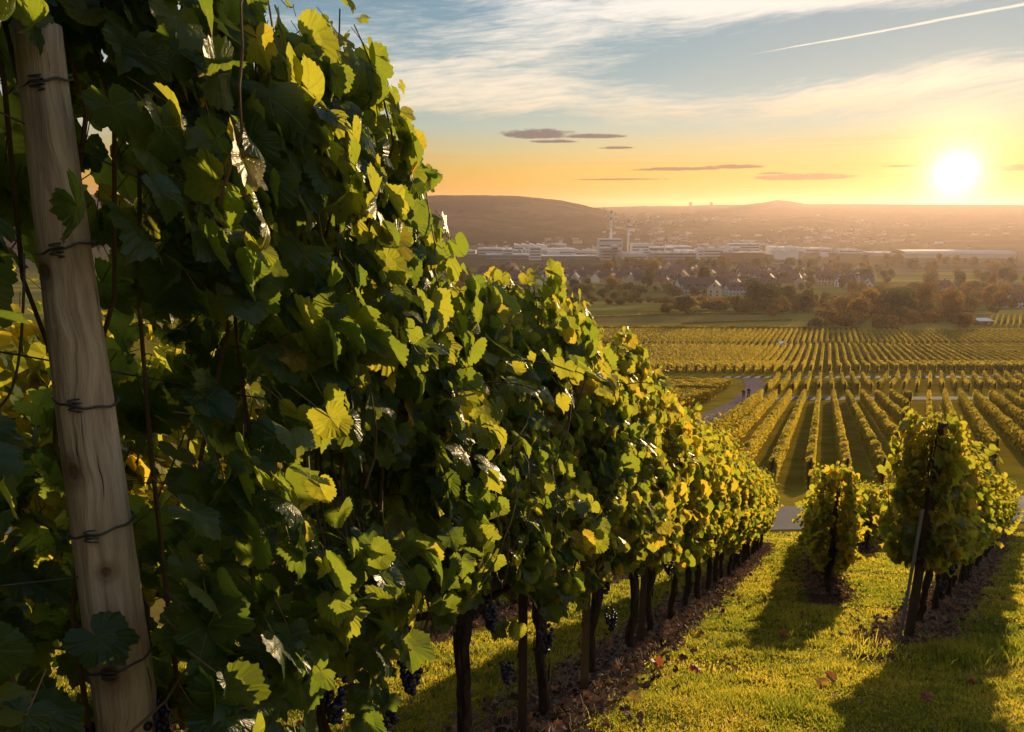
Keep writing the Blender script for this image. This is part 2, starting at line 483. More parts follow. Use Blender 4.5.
def wood_mat():
    m, k, b = newmat('weathered_post_wood')
    tc = k.n.new('ShaderNodeTexCoord').outputs['Object']
    x, y, z = k.sep(tc)
    wv = k.noise(tc, 4.0, 3, .5)
    wx = k.m('MULTIPLY', k.m('SUBTRACT', wv, .5), .05)
    v = k.xyz(k.m('MULTIPLY', k.m('ADD', x, wx), 60), k.m('MULTIPLY', k.m('ADD', y, wx), 60), k.m('MULTIPLY', z, 2.6))
    f = k.noise(v, 1.0, 7, .62, .6)
    v2 = k.xyz(k.m('MULTIPLY', k.m('ADD', x, wx), 150), k.m('MULTIPLY', k.m('ADD', y, wx), 150), k.m('MULTIPLY', z, 3.2))
    f2 = k.noise(v2, 1.0, 4, .6)
    c = k.ramp(f, [(.25, (.24, .165, .11)), (.45, (.50, .385, .26)), (.62, (.66, .53, .37)), (.8, (.78, .66, .49))])
    crack = k.m('MAXIMUM', k.smooth(f2, .66, .71), k.smooth(k.noise(k.xyz(k.m('MULTIPLY', k.m('ADD', x, wx), 34), k.m('MULTIPLY', k.m('ADD', y, wx), 34), k.m('MULTIPLY', z, 1.1)), 1.0, 5, .6, .3), .68, .705))
    lich = k.smooth(k.noise(tc, 26, 6, .7), .60, .70)
    c = k.mix(k.m('MULTIPLY', lich, .45), c, (.30, .33, .26))
    stain = k.smooth(k.noise(k.xyz(k.m('MULTIPLY', x, 9), k.m('MULTIPLY', y, 9), k.m('MULTIPLY', z, 1.6)), 1.0, 4, .6), .50, .66)
    c = k.mix(k.m('MULTIPLY', stain, .4), c, (.14, .10, .07))
    c = k.mix(k.m('MULTIPLY', crack, .8), c, (.035, .022, .014))
    hgt = k.m('SUBTRACT', f, k.m('MULTIPLY', crack, 1.2))
    for (kx, ky, kz, r) in [(.012, -.05, 1.01, .016), (-.01, -.045, 1.42, .012), (.03, -.035, .62, .013), (-.02, -.05, 1.78, .010), (.025, -.04, 1.22, .008)]:
        d = k.m('SQRT', k.m('ADD', k.m('POWER', k.m('ABSOLUTE', k.m('SUBTRACT', x, kx)), 2.0), k.m('POWER', k.m('MULTIPLY', k.m('ABSOLUTE', k.m('SUBTRACT', z, kz)), .75), 2.0)))
        front = k.m('LESS_THAN', y, 0.0)
        d = k.m('ADD', d, k.m('MULTIPLY', wx, .25))
        rings = k.m('MULTIPLY', k.m('SINE', k.m('MULTIPLY', d, 900.0)), .5)
        inside = k.m('MULTIPLY', k.m('SUBTRACT', 1.0, k.smooth(d, r * .55, r * 1.4)), front)
        c = k.mix(k.m('MULTIPLY', inside, k.m('ADD', .8, k.m('MULTIPLY', rings, .2))), c, (.04, .022, .014))
        halo = k.m('MULTIPLY', k.m('MULTIPLY', k.m('SUBTRACT', 1.0, k.smooth(d, r * 1.3, r * 3.2)), front), .6)
        c = k.mix(halo, c, (.22, .14, .08))
        hgt = k.m('SUBTRACT', hgt, k.m('MULTIPLY', inside, .4))
    k.l.new(c, b.inputs['Base Color'])
    b.inputs['Roughness'].default_value = .8; b.inputs['Specular IOR Level'].default_value = .25
    bn = k.n.new('ShaderNodeBump'); bn.inputs['Strength'].default_value = 1.0; bn.inputs['Distance'].default_value = .010
    k.l.new(hgt, bn.inputs['Height']); k.l.new(bn.outputs[0], b.inputs['Normal'])
    return m


M_wood = wood_mat()


def ground_mat():
    m, k, b = newmat('meadow_and_soil')
    tc = k.n.new('ShaderNodeTexCoord').outputs['Object']
    a = k.n.new('ShaderNodeAttribute'); a.attribute_name = 'soil'
    g1 = k.noise(tc, .9, 5, .6); g2 = k.noise(tc, 14, 5, .7)
    grass = k.ramp(g1, [(.3, (.06, .065, .012)), (.5, (.11, .095, .02)), (.7, (.16, .12, .035))])
    grass = k.mix(k.m('MULTIPLY', k.smooth(g2, .45, .75), .5), grass, (.12, .10, .035))
    s1 = k.noise(tc, 40, 6, .7)
    soil = k.ramp(s1, [(.3, (.018, .011, .009)), (.5, (.055, .034, .026)), (.65, (.11, .07, .05)), (.8, (.20, .14, .10))])
    f = k.smooth(k.m('ADD', a.outputs['Fac'], k.m('MULTIPLY', k.m('SUBTRACT', k.noise(tc, 9, 5, .7), .5), .8)), .38, .62)
    k.l.new(k.mix(f, grass, soil), b.inputs['Base Color'])
    b.inputs['Roughness'].default_value = 1; b.inputs['Specular IOR Level'].default_value = 0
    bn = k.n.new('ShaderNodeBump'); bn.inputs['Strength'].default_value = .8; bn.inputs['Distance'].default_value = .02
    k.l.new(s1, bn.inputs['Height']); k.l.new(bn.outputs[0], b.inputs['Normal'])
    return m


M_ground = ground_mat()


def field_mat():
    """valley slopes: grass alleys near, patchwork of meadows and fields further out"""
    m, k, b = newmat('valley_fields')
    tc = k.n.new('ShaderNodeTexCoord').outputs['Object']
    x, y, z = k.sep(tc)
    n1 = k.noise(tc, .35, 5, .6)
    near = k.ramp(n1, [(.3, (.15, .13, .015)), (.55, (.24, .18, .02)), (.75, (.30, .22, .035))])  # bright golden grass colour stands in for backlight through the blades
    # long strip fields lying across the slope, edges slightly oblique
    yy = k.m('ADD', y, k.m('MULTIPLY', x, -.16))
    yy = k.m('ADD', yy, k.m('MULTIPLY', k.m('SUBTRACT', k.noise(tc, .006, 2, .5), .5), 40))
    vor = k.n.new('ShaderNodeTexVoronoi'); vor.feature = 'F1'; vor.inputs['Scale'].default_value = 1.0
    k.l.new(k.xyz(k.m('MULTIPLY', x, .0075), k.m('MULTIPLY', yy, .032), 0.0), vor.inputs['Vector'])
    cr, cg, cb = k.sep(vor.outputs['Color'])
    mid = k.ramp(cr, [(.0, (.17, .17, .035)), (.25, (.25, .21, .04)), (.4, (.12, .13, .03)), (.55, (.20, .18, .04)), (.7, (.34, .26, .05)), (.9, (.20, .15, .045)), (1, (.25, .16, .07))], 'CONSTANT')
    crop = k.noise(k.xyz(k.m('MULTIPLY', x, .05), k.m('MULTIPLY', yy, .9), 0.0), 1.0, 3, .6)
    mv = k.m('ADD', .55, k.m('ADD', k.m('MULTIPLY', n1, .35), k.m('MULTIPLY', crop, .55)))
    mid = k.mix(1.0, mid, k.xyz(mv, mv, mv), 'MULTIPLY')
    # valley floor: town and works ground
    n3 = k.noise(tc, .02, 5, .6)
    far = k.ramp(n3, [(.3, (.07, .075, .03)), (.5, (.09, .075, .035)), (.62, (.13, .10, .055)), (.8, (.10, .075, .04))])
    c = k.mix(k.smooth(y, 302, 306), near, mid)
    c = k.mix(k.smooth(y, 800, 1100), c, far)
    k.l.new(c, b.inputs['Base Color'])
    b.inputs['Roughness'].default_value = 1; b.inputs['Specular IOR Level'].default_value = 0
    bn = k.n.new('ShaderNodeBump'); bn.inputs['Strength'].default_value = .6; bn.inputs['Distance'].default_value = .25
    k.l.new(k.noise(tc, 1.6, 4, .7), bn.inputs['Height']); k.l.new(bn.outputs[0], b.inputs['Normal'])
    return m


M_field = field_mat()
M_asphalt = plain('grey_asphalt', (.075, .077, .090), .95, .08, .25, 6, .3)
M_path = plain('pale_concrete_path', (.20, .155, .145), .95, .0, .25, 1.5, .2)

# ------------------------------------------------------------------ row lines (world x = x0 + k*y)
ROWS = {  # name: (x0, k, y start, y end)
    'left': (-1.42, .441, -.9, 21.3), 'outer': (-3.55, .441, .1, 21.6), 'centre': (.37, .441, 9.35, 24.2),
    'third': (1.75, .441, 19.4, 25.6), 'fourth': (2.75, .441, 23.4, 26.0), 'right': (3.5 - .766 * 5.79, .766, 5.79, 26.6)}


def row_dist(x, y):
    """metres to the nearest vine row strip"""
    d = np.full(np.shape(x), 9.0)
    for n, (x0, k, a, b_) in ROWS.items():
        a2 = a - (.5 if n != 'left' else 5); c = 1 / math.sqrt(1 + k * k)
        lat = np.abs(x - (x0 + k * y)) * c
        end = np.maximum(0, np.maximum(a2 - y, y - b_ - .6)) / c
        d = np.minimum(d, np.hypot(lat, end))
    return d


# ------------------------------------------------------------------ ground sheets and roads
def grid_mesh(name, X, Y, Z, mat, soil=None):
    ny, nx = X.shape
    V = np.stack([X, Y, Z], -1).reshape(-1, 3)
    i = np.arange(ny - 1)[:, None] * nx + np.arange(nx - 1)[None, :]
    q = np.stack([i, i + 1, i + nx + 1, i + nx], -1).reshape(-1)
    me = np_mesh(name, V, q, np.full((ny - 1) * (nx - 1), 4), mat)
    if soil is not None:
        a = me.attributes.new('soil', 'FLOAT', 'POINT'); a.data.foreach_set('value', soil.ravel().astype(np.float32))
    return link(bpy.data.objects.new(name, me))


xs = np.arange(-14, 34.01, .08); ys = np.arange(-6, 27.01, .08)
X, Y = np.meshgrid(xs, ys)
rd = row_dist(X, Y)
soil = np.clip(1.15 - rd / .38, 0, 1)
Z = near_h(X, Y) + np.clip(1 - rd / .4, 0, 1) * .04
g0 = structure(grid_mesh('meadow_ground', X, Y, Z, M_ground, soil))

# the wide sheet out to the horizon
ysf = np.unique(np.concatenate([np.arange(-150, -10, 8), np.arange(-10, 45, .5), np.arange(45, 320, 2), np.arange(320, 1400, 12), np.geomspace(1400, 7000, 26)]))
rows_ = []
kx = np.concatenate([np.linspace(-2.2, -1.2, 6), np.linspace(-1.1, 1.1, 90), np.linspace(1.2, 2.2, 6)])
for yv in ysf:
    sp_ = max(abs(yv), 60.0)
    rows_.append(np.stack([kx * sp_, np.full_like(kx, yv), np.full_like(kx, hh(yv))], -1))
G = np.array(rows_)
G[..., 2] += np.where(G[..., 1] > 305, (fbm(G[..., 0], G[..., 1], 160, 3, 5) - .5) * np.clip((G[..., 1] - 305) / 80, 0, 1) * 3.0, 0)
inside = (G[..., 0] > -12.5) & (G[..., 0] < 32.5) & (G[..., 1] > -5) & (G[..., 1] < 26)
G[..., 2] -= np.where(inside, .6, .012)
structure(grid_mesh('ground', G[..., 0], G[..., 1], G[..., 2], M_field))


def T(x, y):
    z = h(y)
    return z + np.where(np.asarray(y) > 305, (fbm(x, y, 160, 3, 5) - .5) * np.clip((np.asarray(y) - 305) / 80, 0, 1) * 3.0, 0)


def ribbon(name, pts, width, lift, mat, kerb=False):
    """road following the ground along a list of (x, y)"""
    pts = np.array(pts, float); seg = np.linalg.norm(np.diff(pts, axis=0), axis=1); s = np.concatenate([[0], np.cumsum(seg)])
    n = int(max(8, min(400, s[-1] / max(.5, width * .3))))
    q = np.linspace(0, s[-1], n)
    px = np.interp(q, s, pts[:, 0]); py = np.interp(q, s, pts[:, 1])
    for _ in range(6):
        px[1:-1] = (px[:-2] + px[1:-1] + px[2:]) / 3; py[1:-1] = (py[:-2] + py[1:-1] + py[2:]) / 3
    tx = np.gradient(px); ty = np.gradient(py); L = np.hypot(tx, ty); nx, ny = -ty / L, tx / L
    us = np.linspace(-.5, .5, 7) * width
    X = px[:, None] + nx[:, None] * us; Y = py[:, None] + ny[:, None] * us
    Zc = T(X, Y); Zm = T(px, py)[:, None]
    Z = Zc * .6 + Zm * .4 if False else Zc
    return structure(grid_mesh(name, X, Y, Z + lift, mat))


ribbon('road', [(-60, 26.5), (-10, 28.0), (11.3, 28.9), (22, 30.0), (26, 34.0), (60, 38), (90, 40)], 4.6, .02, M_asphalt)
ribbon('road', [(36.5, 109), (48, 109.8), (60, 110), (150, 111)], 3.2, .05, M_asphalt)
ribbon('road', [(46, 153.5), (56, 153), (80, 153.5), (250, 154)], 3.4, .05, M_asphalt)
ribbon('road', [(60, 228), (110, 226), (240, 227)], 3.0, .05, M_asphalt)
ribbon('path', [(8.5, 45), (14.0, 58), (19.2, 70), (24.6, 84), (36.5, 108), (47, 134), (52, 153)], 4.0, .035, M_path)


# ------------------------------------------------------------------ hills
def hill_mat(name, dark, light, patch, sc_=.004):
    m, k, b = newmat(name)
    tc = k.n.new('ShaderNodeTexCoord').outputs['Object']
    n1 = k.noise(tc, sc_, 5, .6, .3); n2 = k.noise(tc, sc_ * 5, 5, .65)
    c = k.ramp(n1, [(.40, dark), (.50, patch), (.60, light)])
    c = k.mix(k.m('MULTIPLY', k.smooth(n2, .45, .65), .6), c, dark)
    k.l.new(c, b.inputs['Base Color'])
    b.inputs['Roughness'].default_value = 1; b.inputs['Specular IOR Level'].default_value = 0
    bn = k.n.new('ShaderNodeBump'); bn.inputs['Strength'].default_value = 1; bn.inputs['Distance'].default_value = 12
    k.l.new(k.noise(tc, .02, 4, .7), bn.inputs['Height']); k.l.new(bn.outputs[0], b.inputs['Normal'])
    return m


HILLS = {
    # ridge line by viewing direction, distance of the foot and of the ridge
    'left_hill': dict(prof=[(-900, 230), (-300, 200), (0, 195), (90, 194), (300, 197), (440, 195.5), (480, 195), (520, 196), (560, 200.5), (600, 209), (640, 221), (680, 233), (720, 244), (760, 252)],
                      r0=1900, r1=3300, amp=9, seed=2),
    'middle_hill': dict(prof=[(400, 240), (560, 222), (600, 216), (640, 213), (670, 214), (700, 213), (730, 217), (750, 219), (775, 218), (805, 214.5), (835, 218), (870, 223), (950, 226), (1100, 222), (1300, 215), (1700, 230)],
                        r0=2000, r1=3900, amp=6, seed=4),
    'far_ridge': dict(prof=[(-900, 205), (300, 204), (520, 206), (592, 207.5), (640, 206), (680, 206), (700, 205), (740, 204.5), (758, 202.5), (770, 200), (783, 201), (800, 204), (860, 204), (930, 204.5), (1024, 205), (1500, 203), (1900, 206)],
                      r0=4000, r1=5400, amp=4, seed=7),
}


def hill_z(nm, X, Y):
    d = HILLS[nm]
    pr = np.array(d['prof'], float)
    r = np.hypot(X, Y); ca = Y / r
    px = X / Y * 721.0 + 512
    ev = np.interp(px, pr[:, 0], pr[:, 1])
    cp, sp = math.cos(R(11.8445)), math.sin(R(11.8445))
    u = (366 - ev) / F
    zt = (d['r1'] * ca) * (-sp + u * cp) / (cp + u * sp)
    t = np.clip((r - d['r0']) / (d['r1'] - d['r0']), 0, 1)
    s = t * t * (3 - 2 * t); s = .55 * s + .45 * t ** 1.15
    back = np.clip((r - d['r1']) / 1500, 0, 1)
    n = (fbm(X, Y, 700, 4, d['seed']) - .5)
    z = -84 + (zt + 84) * s * (1 - back * back * .8) + n * d['amp'] * 6 * np.sin(math.pi * np.clip(t, 0, 1)) * .8
    z = z + (fbm(X, Y, 45, 3, d['seed'] + 50) - .5) * d['amp'] * .45 * (t > .05)
    return z


M_hillL = hill_mat('wooded_hill', (.020, .020, .012), (.12, .075, .035), (.050, .036, .020), .0028)
M_hillM = hill_mat('settled_hill', (.035, .038, .018), (.12, .10, .05), (.07, .06, .035), .004)
M_hillF = hill_mat('distant_ridge', (.020, .020, .014), (.08, .055, .035), (.04, .032, .02), .002)
for nm, mt in (('left_hill', M_hillL), ('middle_hill', M_hillM), ('far_ridge', M_hillF)):
    d = HILLS[nm]
    a0, a1 = math.atan((d['prof'][0][0] - 512) / 721), math.atan((d['prof'][-1][0] - 512) / 721)
    A = np.linspace(a0, a1, 520); Rr = np.concatenate([np.linspace(d['r0'], d['r1'], 90), d['r1'] + np.linspace(60, 1500, 10)])
    AA, RR = np.meshgrid(A, Rr)
    XX, YY = RR * np.sin(AA), RR * np.cos(AA)
    structure(grid_mesh(nm, XX, YY, hill_z(nm, XX, YY), mt))

# ------------------------------------------------------------------ leaves
def leaf_template(level):
    """grape leaf: petiole point at the origin, tip at +y, five toothed lobes"""
    if level == 2:
        V = np.array([(0, -.05, 0), (.72, -.25, 0), (.78, .42, 0), (0, 1, 0), (-.78, .42, 0), (-.72, -.25, 0)], float)
        return V, np.array([0, 1, 2, 3, 0, 3, 4, 5]), np.array([4, 4])
    ctrl = [(0, 1.0), (14, .92), (26, .82), (36, .82), (50, .93), (64, .86), (78, .76), (92, .79), (108, .86), (124, .80), (142, .74), (156, .62), (168, .40), (180, .06)]
    ca = np.array([c[0] for c in ctrl], float); cr = np.array([c[1] for c in ctrl], float)
    K = 26 if level == 0 else 9
    th = np.linspace(0, 180, K + 1)
    r = np.interp(th, ca, cr)
    if level == 0:
        r = r * np.where(np.arange(K + 1) % 2 == 0, 1.032, .95) * (1 + .02 * np.sin(np.arange(K + 1) * 2.1))
        r[0] = 1.04; r[-1] = .06
    tt = np.concatenate([th, -th[1:-1][::-1]]); rr = np.concatenate([r, r[1:-1][::-1]])
    x = np.sin(np.radians(tt)) * rr; y = np.cos(np.radians(tt)) * rr
    n = len(tt)
    if level == 1:
        V = np.concatenate([[[0, 0, 0]], np.stack([x, y, 0 * x], 1)])
        L = []
        for i in range(n): L += [0, 1 + (i + 1) % n, 1 + i]
        return V, np.array(L), np.full(n, 3)
    V = np.concatenate([[[0, 0, 0]], np.stack([x * .5, y * .5, 0 * x], 1), np.stack([x, y, 0 * x], 1)])
    L = []; Tt = []
    for i in range(n):
        j = (i + 1) % n
        L += [0, 1 + j, 1 + i]; Tt.append(3)
        L += [1 + i, 1 + j, 1 + n + j, 1 + n + i]; Tt.append(4)
    return V, np.array(L), np.array(Tt)


TPL = [leaf_template(i) for i in range(3)]


def unit(v):
    return v / (np.linalg.norm(v, axis=-1, keepdims=True) + 1e-9)


def add_leaves(mb, level, pos, nrm, tip, size, rnd, g, mi=0, curl=1.0):
    Vt, L, Tt = TPL[level]
    n = len(pos)
    if n == 0: return
    nrm = unit(nrm); tip = unit(tip - nrm * (tip * nrm).sum(-1, keepdims=True)); side = np.cross(tip, nrm)
    x = Vt[None, :, 0]; y = Vt[None, :, 1]
    r2 = x * x + y * y
    fold = g.uniform(-.15, .5, (n, 1)); droop = g.uniform(-.05, .55, (n, 1)); cup = g.uniform(-.38, .16, (n, 1))
    ph = g.uniform(0, 6.28, (n, 1)); wv = g.uniform(.03, .2, (n, 1))
    th = np.arctan2(x, y)
    lob = 1 + g.uniform(-.06, .08, (n, 1)) * (np.cos(th * 360 / 52.3) - .3) * (r2 > .4) + g.uniform(-.10, .10, (n, 1)) * np.sin(th) + g.uniform(-.05, .05, (n, 1)) * np.sin(7 * th + g.uniform(0, 6, (n, 1)))
    x = x * lob; y = y * lob
    rim = g.normal(-.25, .9, (n, 1)) * np.maximum(r2 - .42, 0) ** 1.5
    z = curl * (fold * np.abs(x) - droop * np.maximum(y, 0) ** 2 + cup * r2 + wv * r2 * np.sin(3 * th + ph) + .022 * r2 * np.sin(9 * th + ph * 2) + .35 * rim)
    asp = g.uniform(.9, 1.12, (n, 1))
    W = pos[:, None, :] + size[:, None, None] * ((x * asp)[..., None] * side[:, None, :] + y[..., None] * tip[:, None, :] + z[..., None] * nrm[:, None, :])
    nv = len(Vt)
    loops = (L[None, :] + (np.arange(n) * nv)[:, None]).ravel()
    mb.add(W.reshape(-1, 3), loops, np.tile(Tt, n), mi, np.repeat(rnd, nv), np.tile(Vt[:, :2], (n, 1)))


def add_stalks(mb, a, b, r, mi):
    """thin three sided stalks from points a to points b"""
    n = len(a)
    d = unit(b - a); s = unit(np.cross(d, np.array([.3, .2, 1.0]))); t = np.cross(d, s)
    ring = [s, -.5 * s + .87 * t, -.5 * s - .87 * t]
    V = np.stack([a + r * q for q in ring] + [b + r * .8 * q for q in ring], 1)
    L = np.array([0, 1, 4, 3, 1, 2, 5, 4, 2, 0, 3, 5])
    mb.add(V.reshape(-1, 3), (L[None] + (np.arange(n) * 6)[:, None]).ravel(), np.tile([4, 4, 4], n), mi)


def make_foliage(seed, slope, level, n=620, length=.95, hb=.62, ht=2.3, thick=.30, shoots=7, leaf=.064, shoot_len=(.2, .5), bias=.0, ragged=.0, clear=None, gapt=.31):
    g = np.random.default_rng(seed)
    mb = MB()
    u = g.uniform(-length / 2 - .08, length / 2 + .08, n)
    v = g.beta(1.15, 1.05, n)
    bump = fbm(u + seed * 3.1, v * 2 + 5, .5, 3, seed)
    top = ht + (vnoise(u + seed * 7, u * 0, .3, seed) - .5) * .46
    bot = hb + (vnoise(u + seed * 5, u * 0 + 9, .22, seed + 1) - .5) * .42
    z = bot + v * (top - bot)
    wd = thick * (.15 + 1.15 * bump + .65 * vnoise(u + seed, z * .8, .3, seed + 31)) * (1 - .45 * np.clip((v - .75) / .25, 0, 1)) * (1 - .35 * np.clip((.15 - v) / .15, 0, 1))
    side = np.where(g.random(n) < .5, -1.0, 1.0)
    depth = 1 - .75 * g.random(n) ** 1.7
    lat = side * wd * depth
    # gaps
    if clear is not None: side_off = True
    gap = fbm(u * 1.0 + 40, z, .34, 2, seed + 3)
    keep = gap > (.34 if clear is not None else gapt)
    if clear is not None:
        cx, cy, ca = clear                    # foot of the post seen from this vine's own frame, and the row bearing
        wx = cx + u * math.cos(ca) - lat * 0; 
        X_ = cx + u * math.cos(ca) - (side * wd * depth) * math.sin(ca); Y_ = cy + u * math.sin(ca) + (side * wd * depth) * math.cos(ca)
        px_w, py_w = -.796, 1.29
        L_ = math.hypot(px_w, py_w); al = (X_ * px_w + Y_ * py_w) / L_; cr_ = np.abs(X_ * py_w - Y_ * px_w) / L_
        zz_ = z + u * slope
        zw = zz_ + hh(cy)
        front = (al < L_ + .05) & (cr_ < (.13 + .02 * np.sin(zw * 9)) * np.clip(al / L_, .5, 1)) & (zw < .24)
        scr = (X_ * py_w - Y_ * px_w) / L_
        front &= ~((zw < .02) & (zw > -.10) & (al < L_ - .10) & (scr > .02))
        keep &= np.hypot(X_, Y_) > 1.18
        keep &= ~(front & (g.random(n) < .97))
    u, v, z, lat, side, wd = u[keep], v[keep], z[keep], lat[keep], side[keep], wd[keep]
    m = len(u)
    pos = np.stack([u, lat, z], 1)
    out = np.stack([np.zeros(m), side, np.zeros(m)], 1)
    nrm = out * (.55 + .45 * g.random((m, 1))) + np.array([0, 0, 1.0]) * g.uniform(-.1, .9, (m, 1)) + g.normal(0, .42, (m, 3)) + np.array([1.0, 0, 0]) * g.normal(0, .9, (m, 1))
    tip = np.array([0, 0, -1.0]) + out * .35 + g.normal(0, .5, (m, 3))
    size = leaf * np.clip(g.normal(1, .24, m), .5, 1.5)
    rnd = np.clip(g.beta(1.6, 2.6, m) * .95 + .12 * (v - .4) + bias, 0, .93)  # bias shifts whole vines darker for painted shade, yellower for painted sunlight
    odd = g.random(m) < .010
    rnd[odd] = g.uniform(.9, 1, odd.sum())
    add_leaves(mb, level, pos, nrm, tip, size, rnd, g)
    if level == 0:
        pd = -unit(tip) * .5 - out * .6 + np.array([0, 0, .25]) + g.normal(0, .2, (m, 3))
        add_stalks(mb, pos, pos + unit(pd) * g.uniform(.04, .10, (m, 1)), .0014, 2)
    # canes climbing inside the canopy and shoots leaning out of the top
    for i in range(shoots):
        s0 = g.uniform(-length / 2, length / 2)
        zz = np.linspace(.75, ht - .1, 6)
        pts = np.stack([s0 + np.cumsum(g.normal(0, .03, 6)), g.normal(0, .05, 6), zz], 1)
        L_ = g.uniform(*shoot_len); a = g.uniform(0, 6.28); ln = g.uniform(.1, 1.0)
        t = np.linspace(0, 1, 7)[1:]
        ext = np.stack([pts[-1, 0] + L_ * ln * t ** 1.3 * math.cos(a), pts[-1, 1] + L_ * ln * t ** 1.3 * math.sin(a) * .8,
                        pts[-1, 2] + .1 * t + L_ * (t - .55 * ln * t * t)], 1)
        cane = np.concatenate([pts, ext])
        mb.tube(cane, np.linspace(.0055, .0018, len(cane)), 4 if level else 5, 1, .1)
        q = 8
        tt = np.linspace(.0, 1, q)
        lp = np.stack([np.interp(tt, np.linspace(0, 1, 7), np.concatenate([[pts[-1, j]], ext[:, j]])) for j in range(3)], 1)
        sd = np.where(np.arange(q) % 2 == 0, 1.0, -1.0)
        o = np.stack([g.normal(0, .6, q), sd, g.normal(.2, .3, q)], 1)
        add_leaves(mb, level, lp + unit(o) * .04, o * .6 + np.array([0, 0, .7]) + g.normal(0, .3, (q, 3)), o + np.array([0, 0, -.5]), leaf * np.linspace(1.0, .45, q) * g.uniform(.8, 1.1, q),
                   np.clip(g.uniform(.3, .7, q) + bias * .6, 0, .93), g)
    if level == 0:                                          # bare canes and curling tendrils on the outside of the wall
        for i in range(9):
            sd = -1 if g.random() < .7 else 1
            t = np.linspace(0, 1, 9); z0 = g.uniform(hb + .1, ht - .5)
            pts = np.stack([g.uniform(-length / 2, length / 2) + np.cumsum(g.normal(0, .022, 9)) + g.normal(0, .25) * t, sd * (thick * (.75 + .3 * g.random()) + .05 * np.sin(t * 3)), z0 + g.uniform(.3, .7) * t], 1)
            mb.tube(pts, np.linspace(.0034, .0020, 9), 5, 1, .12)
            a0 = g.uniform(0, 6.28); tt = np.linspace(0, 1, 26)
            q = pts[g.integers(2, 8)]
            tw = np.stack([q[0] + .06 * tt * math.cos(a0) + .012 * tt * np.cos(tt * 16), q[1] + sd * .07 * tt, q[2] + .012 * tt * np.sin(tt * 16) - .05 * tt ** 2], 1)
            mb.tube(tw, np.linspace(.0014, .0007, 26), 4, 2)
    for i in range(int(ragged)):                           # long side shoots hanging out of the canopy
        s0 = g.uniform(-length / 2, length / 2); z0 = g.uniform(hb + .2, ht); sd = -1 if g.random() < .6 else 1
        t = np.linspace(0, 1, 9); L_ = g.uniform(.15, .4)
        pts = np.stack([s0 + .25 * g.normal() * t, sd * (thick * .7 + L_ * t), z0 + .12 * t - g.uniform(.2, .6) * L_ * t * t], 1)
        mb.tube(pts, np.linspace(.004, .0015, 9), 4, 1, .1)
        o = np.stack([g.normal(0, .5, 9), np.full(9, sd * .4), g.normal(.5, .3, 9)], 1)
        add_leaves(mb, level, pts + g.normal(0, .02, (9, 3)), o, np.array([0, sd * .4, -1]) + g.normal(0, .5, (9, 3)), leaf * g.uniform(.5, 1.15, 9), np.clip(g.uniform(.25, .7, 9) + bias * .6, 0, .93), g)
    for V in mb.V: V[:, 2] += V[:, 0] * slope
    return mb


def foliage_mesh(*a, **k):
    lv = a[2]
    return make_foliage(*a, **k).mesh('foliage', [M_leaf if lv == 0 else M_leaf_mid, M_cane, M_petiole])


def trunk_mesh(seed, slope, hgt=.78):
    g = np.random.default_rng(seed + 500)
    mb = MB()
    n = 13
    t = np.linspace(0, 1, n)
    x = np.cumsum(g.normal(0, .011, n)) + g.uniform(-.05, .05) * t; y = np.cumsum(g.normal(0, .008, n))
    x -= x[0]; y -= y[0]
    r = np.interp(t, [0, .08, .5, .85, 1], [.047, .036, .030, .034, .040]) * g.uniform(.9, 1.15)
    mb.tube(np.stack([x, y, -.12 + t * (hgt + .12)], 1), r, 10, 0, .16, seed=seed)
    for sd in (-1, 1):
        q = np.linspace(0, 1, 7)
        pts = np.stack([x[-1] + sd * q * .46, y[-1] + np.cumsum(g.normal(0, .008, 7)), hgt - .03 + .10 * np.sin(q * 1.6) + sd * q * .46 * slope], 1)
        mb.tube(pts, np.linspace(.026, .012, 7), 8, 0, .15, seed=seed + sd)
    for j in range(4):                                         # shaggy strips of bark
        a = g.uniform(0, 6.28); z0 = g.uniform(.1, .5); L_ = g.uniform(.12, .3)
        tt = np.linspace(0, 1, 5)
        rx = .036 + .012 * tt
        mb.tube(np.stack([np.interp(z0 + L_ * tt, t * hgt, x) + rx * math.cos(a), np.interp(z0 + L_ * tt, t * hgt, y) + rx * math.sin(a), z0 + L_ * tt], 1), [.004, .006, .005, .004, .002], 4, 0, .3, seed=j)
    return mb.mesh('trunk', M_bark, True)


ICO = None


def bunch_mesh(seed):
    global ICO
    import bmesh
    if ICO is None:
        bm = bmesh.new(); bmesh.ops.create_icosphere(bm, subdivisions=2, radius=1)
        ICO = (np.array([v.co[:] for v in bm.verts]), np.array([[v.index for v in f.verts] for f in bm.faces]).ravel(), np.full(len(bm.faces), 3)); bm.free()
    g = np.random.default_rng(seed + 900)
    mb = MB()
    for i in range(52):
        t = g.random() ** .8
        rr = .030 * (1 - t) ** .6 + .004
        a = g.uniform(0, 6.28)
        c = np.array([rr * math.cos(a), rr * math.sin(a), -.02 - t * .115]) + g.normal(0, .003, 3)
        mb.add(ICO[0] * g.uniform(.0085, .0105) + c, ICO[1], ICO[2], 0)
    mb.tube([(0, 0, .06), (.004, 0, .02), (0, 0, -.06), (0, 0, -.14)], [.002, .0025, .002, .001], 5, 1)
    return mb.mesh('grape_bunch', [M_grape, M_cane], True)


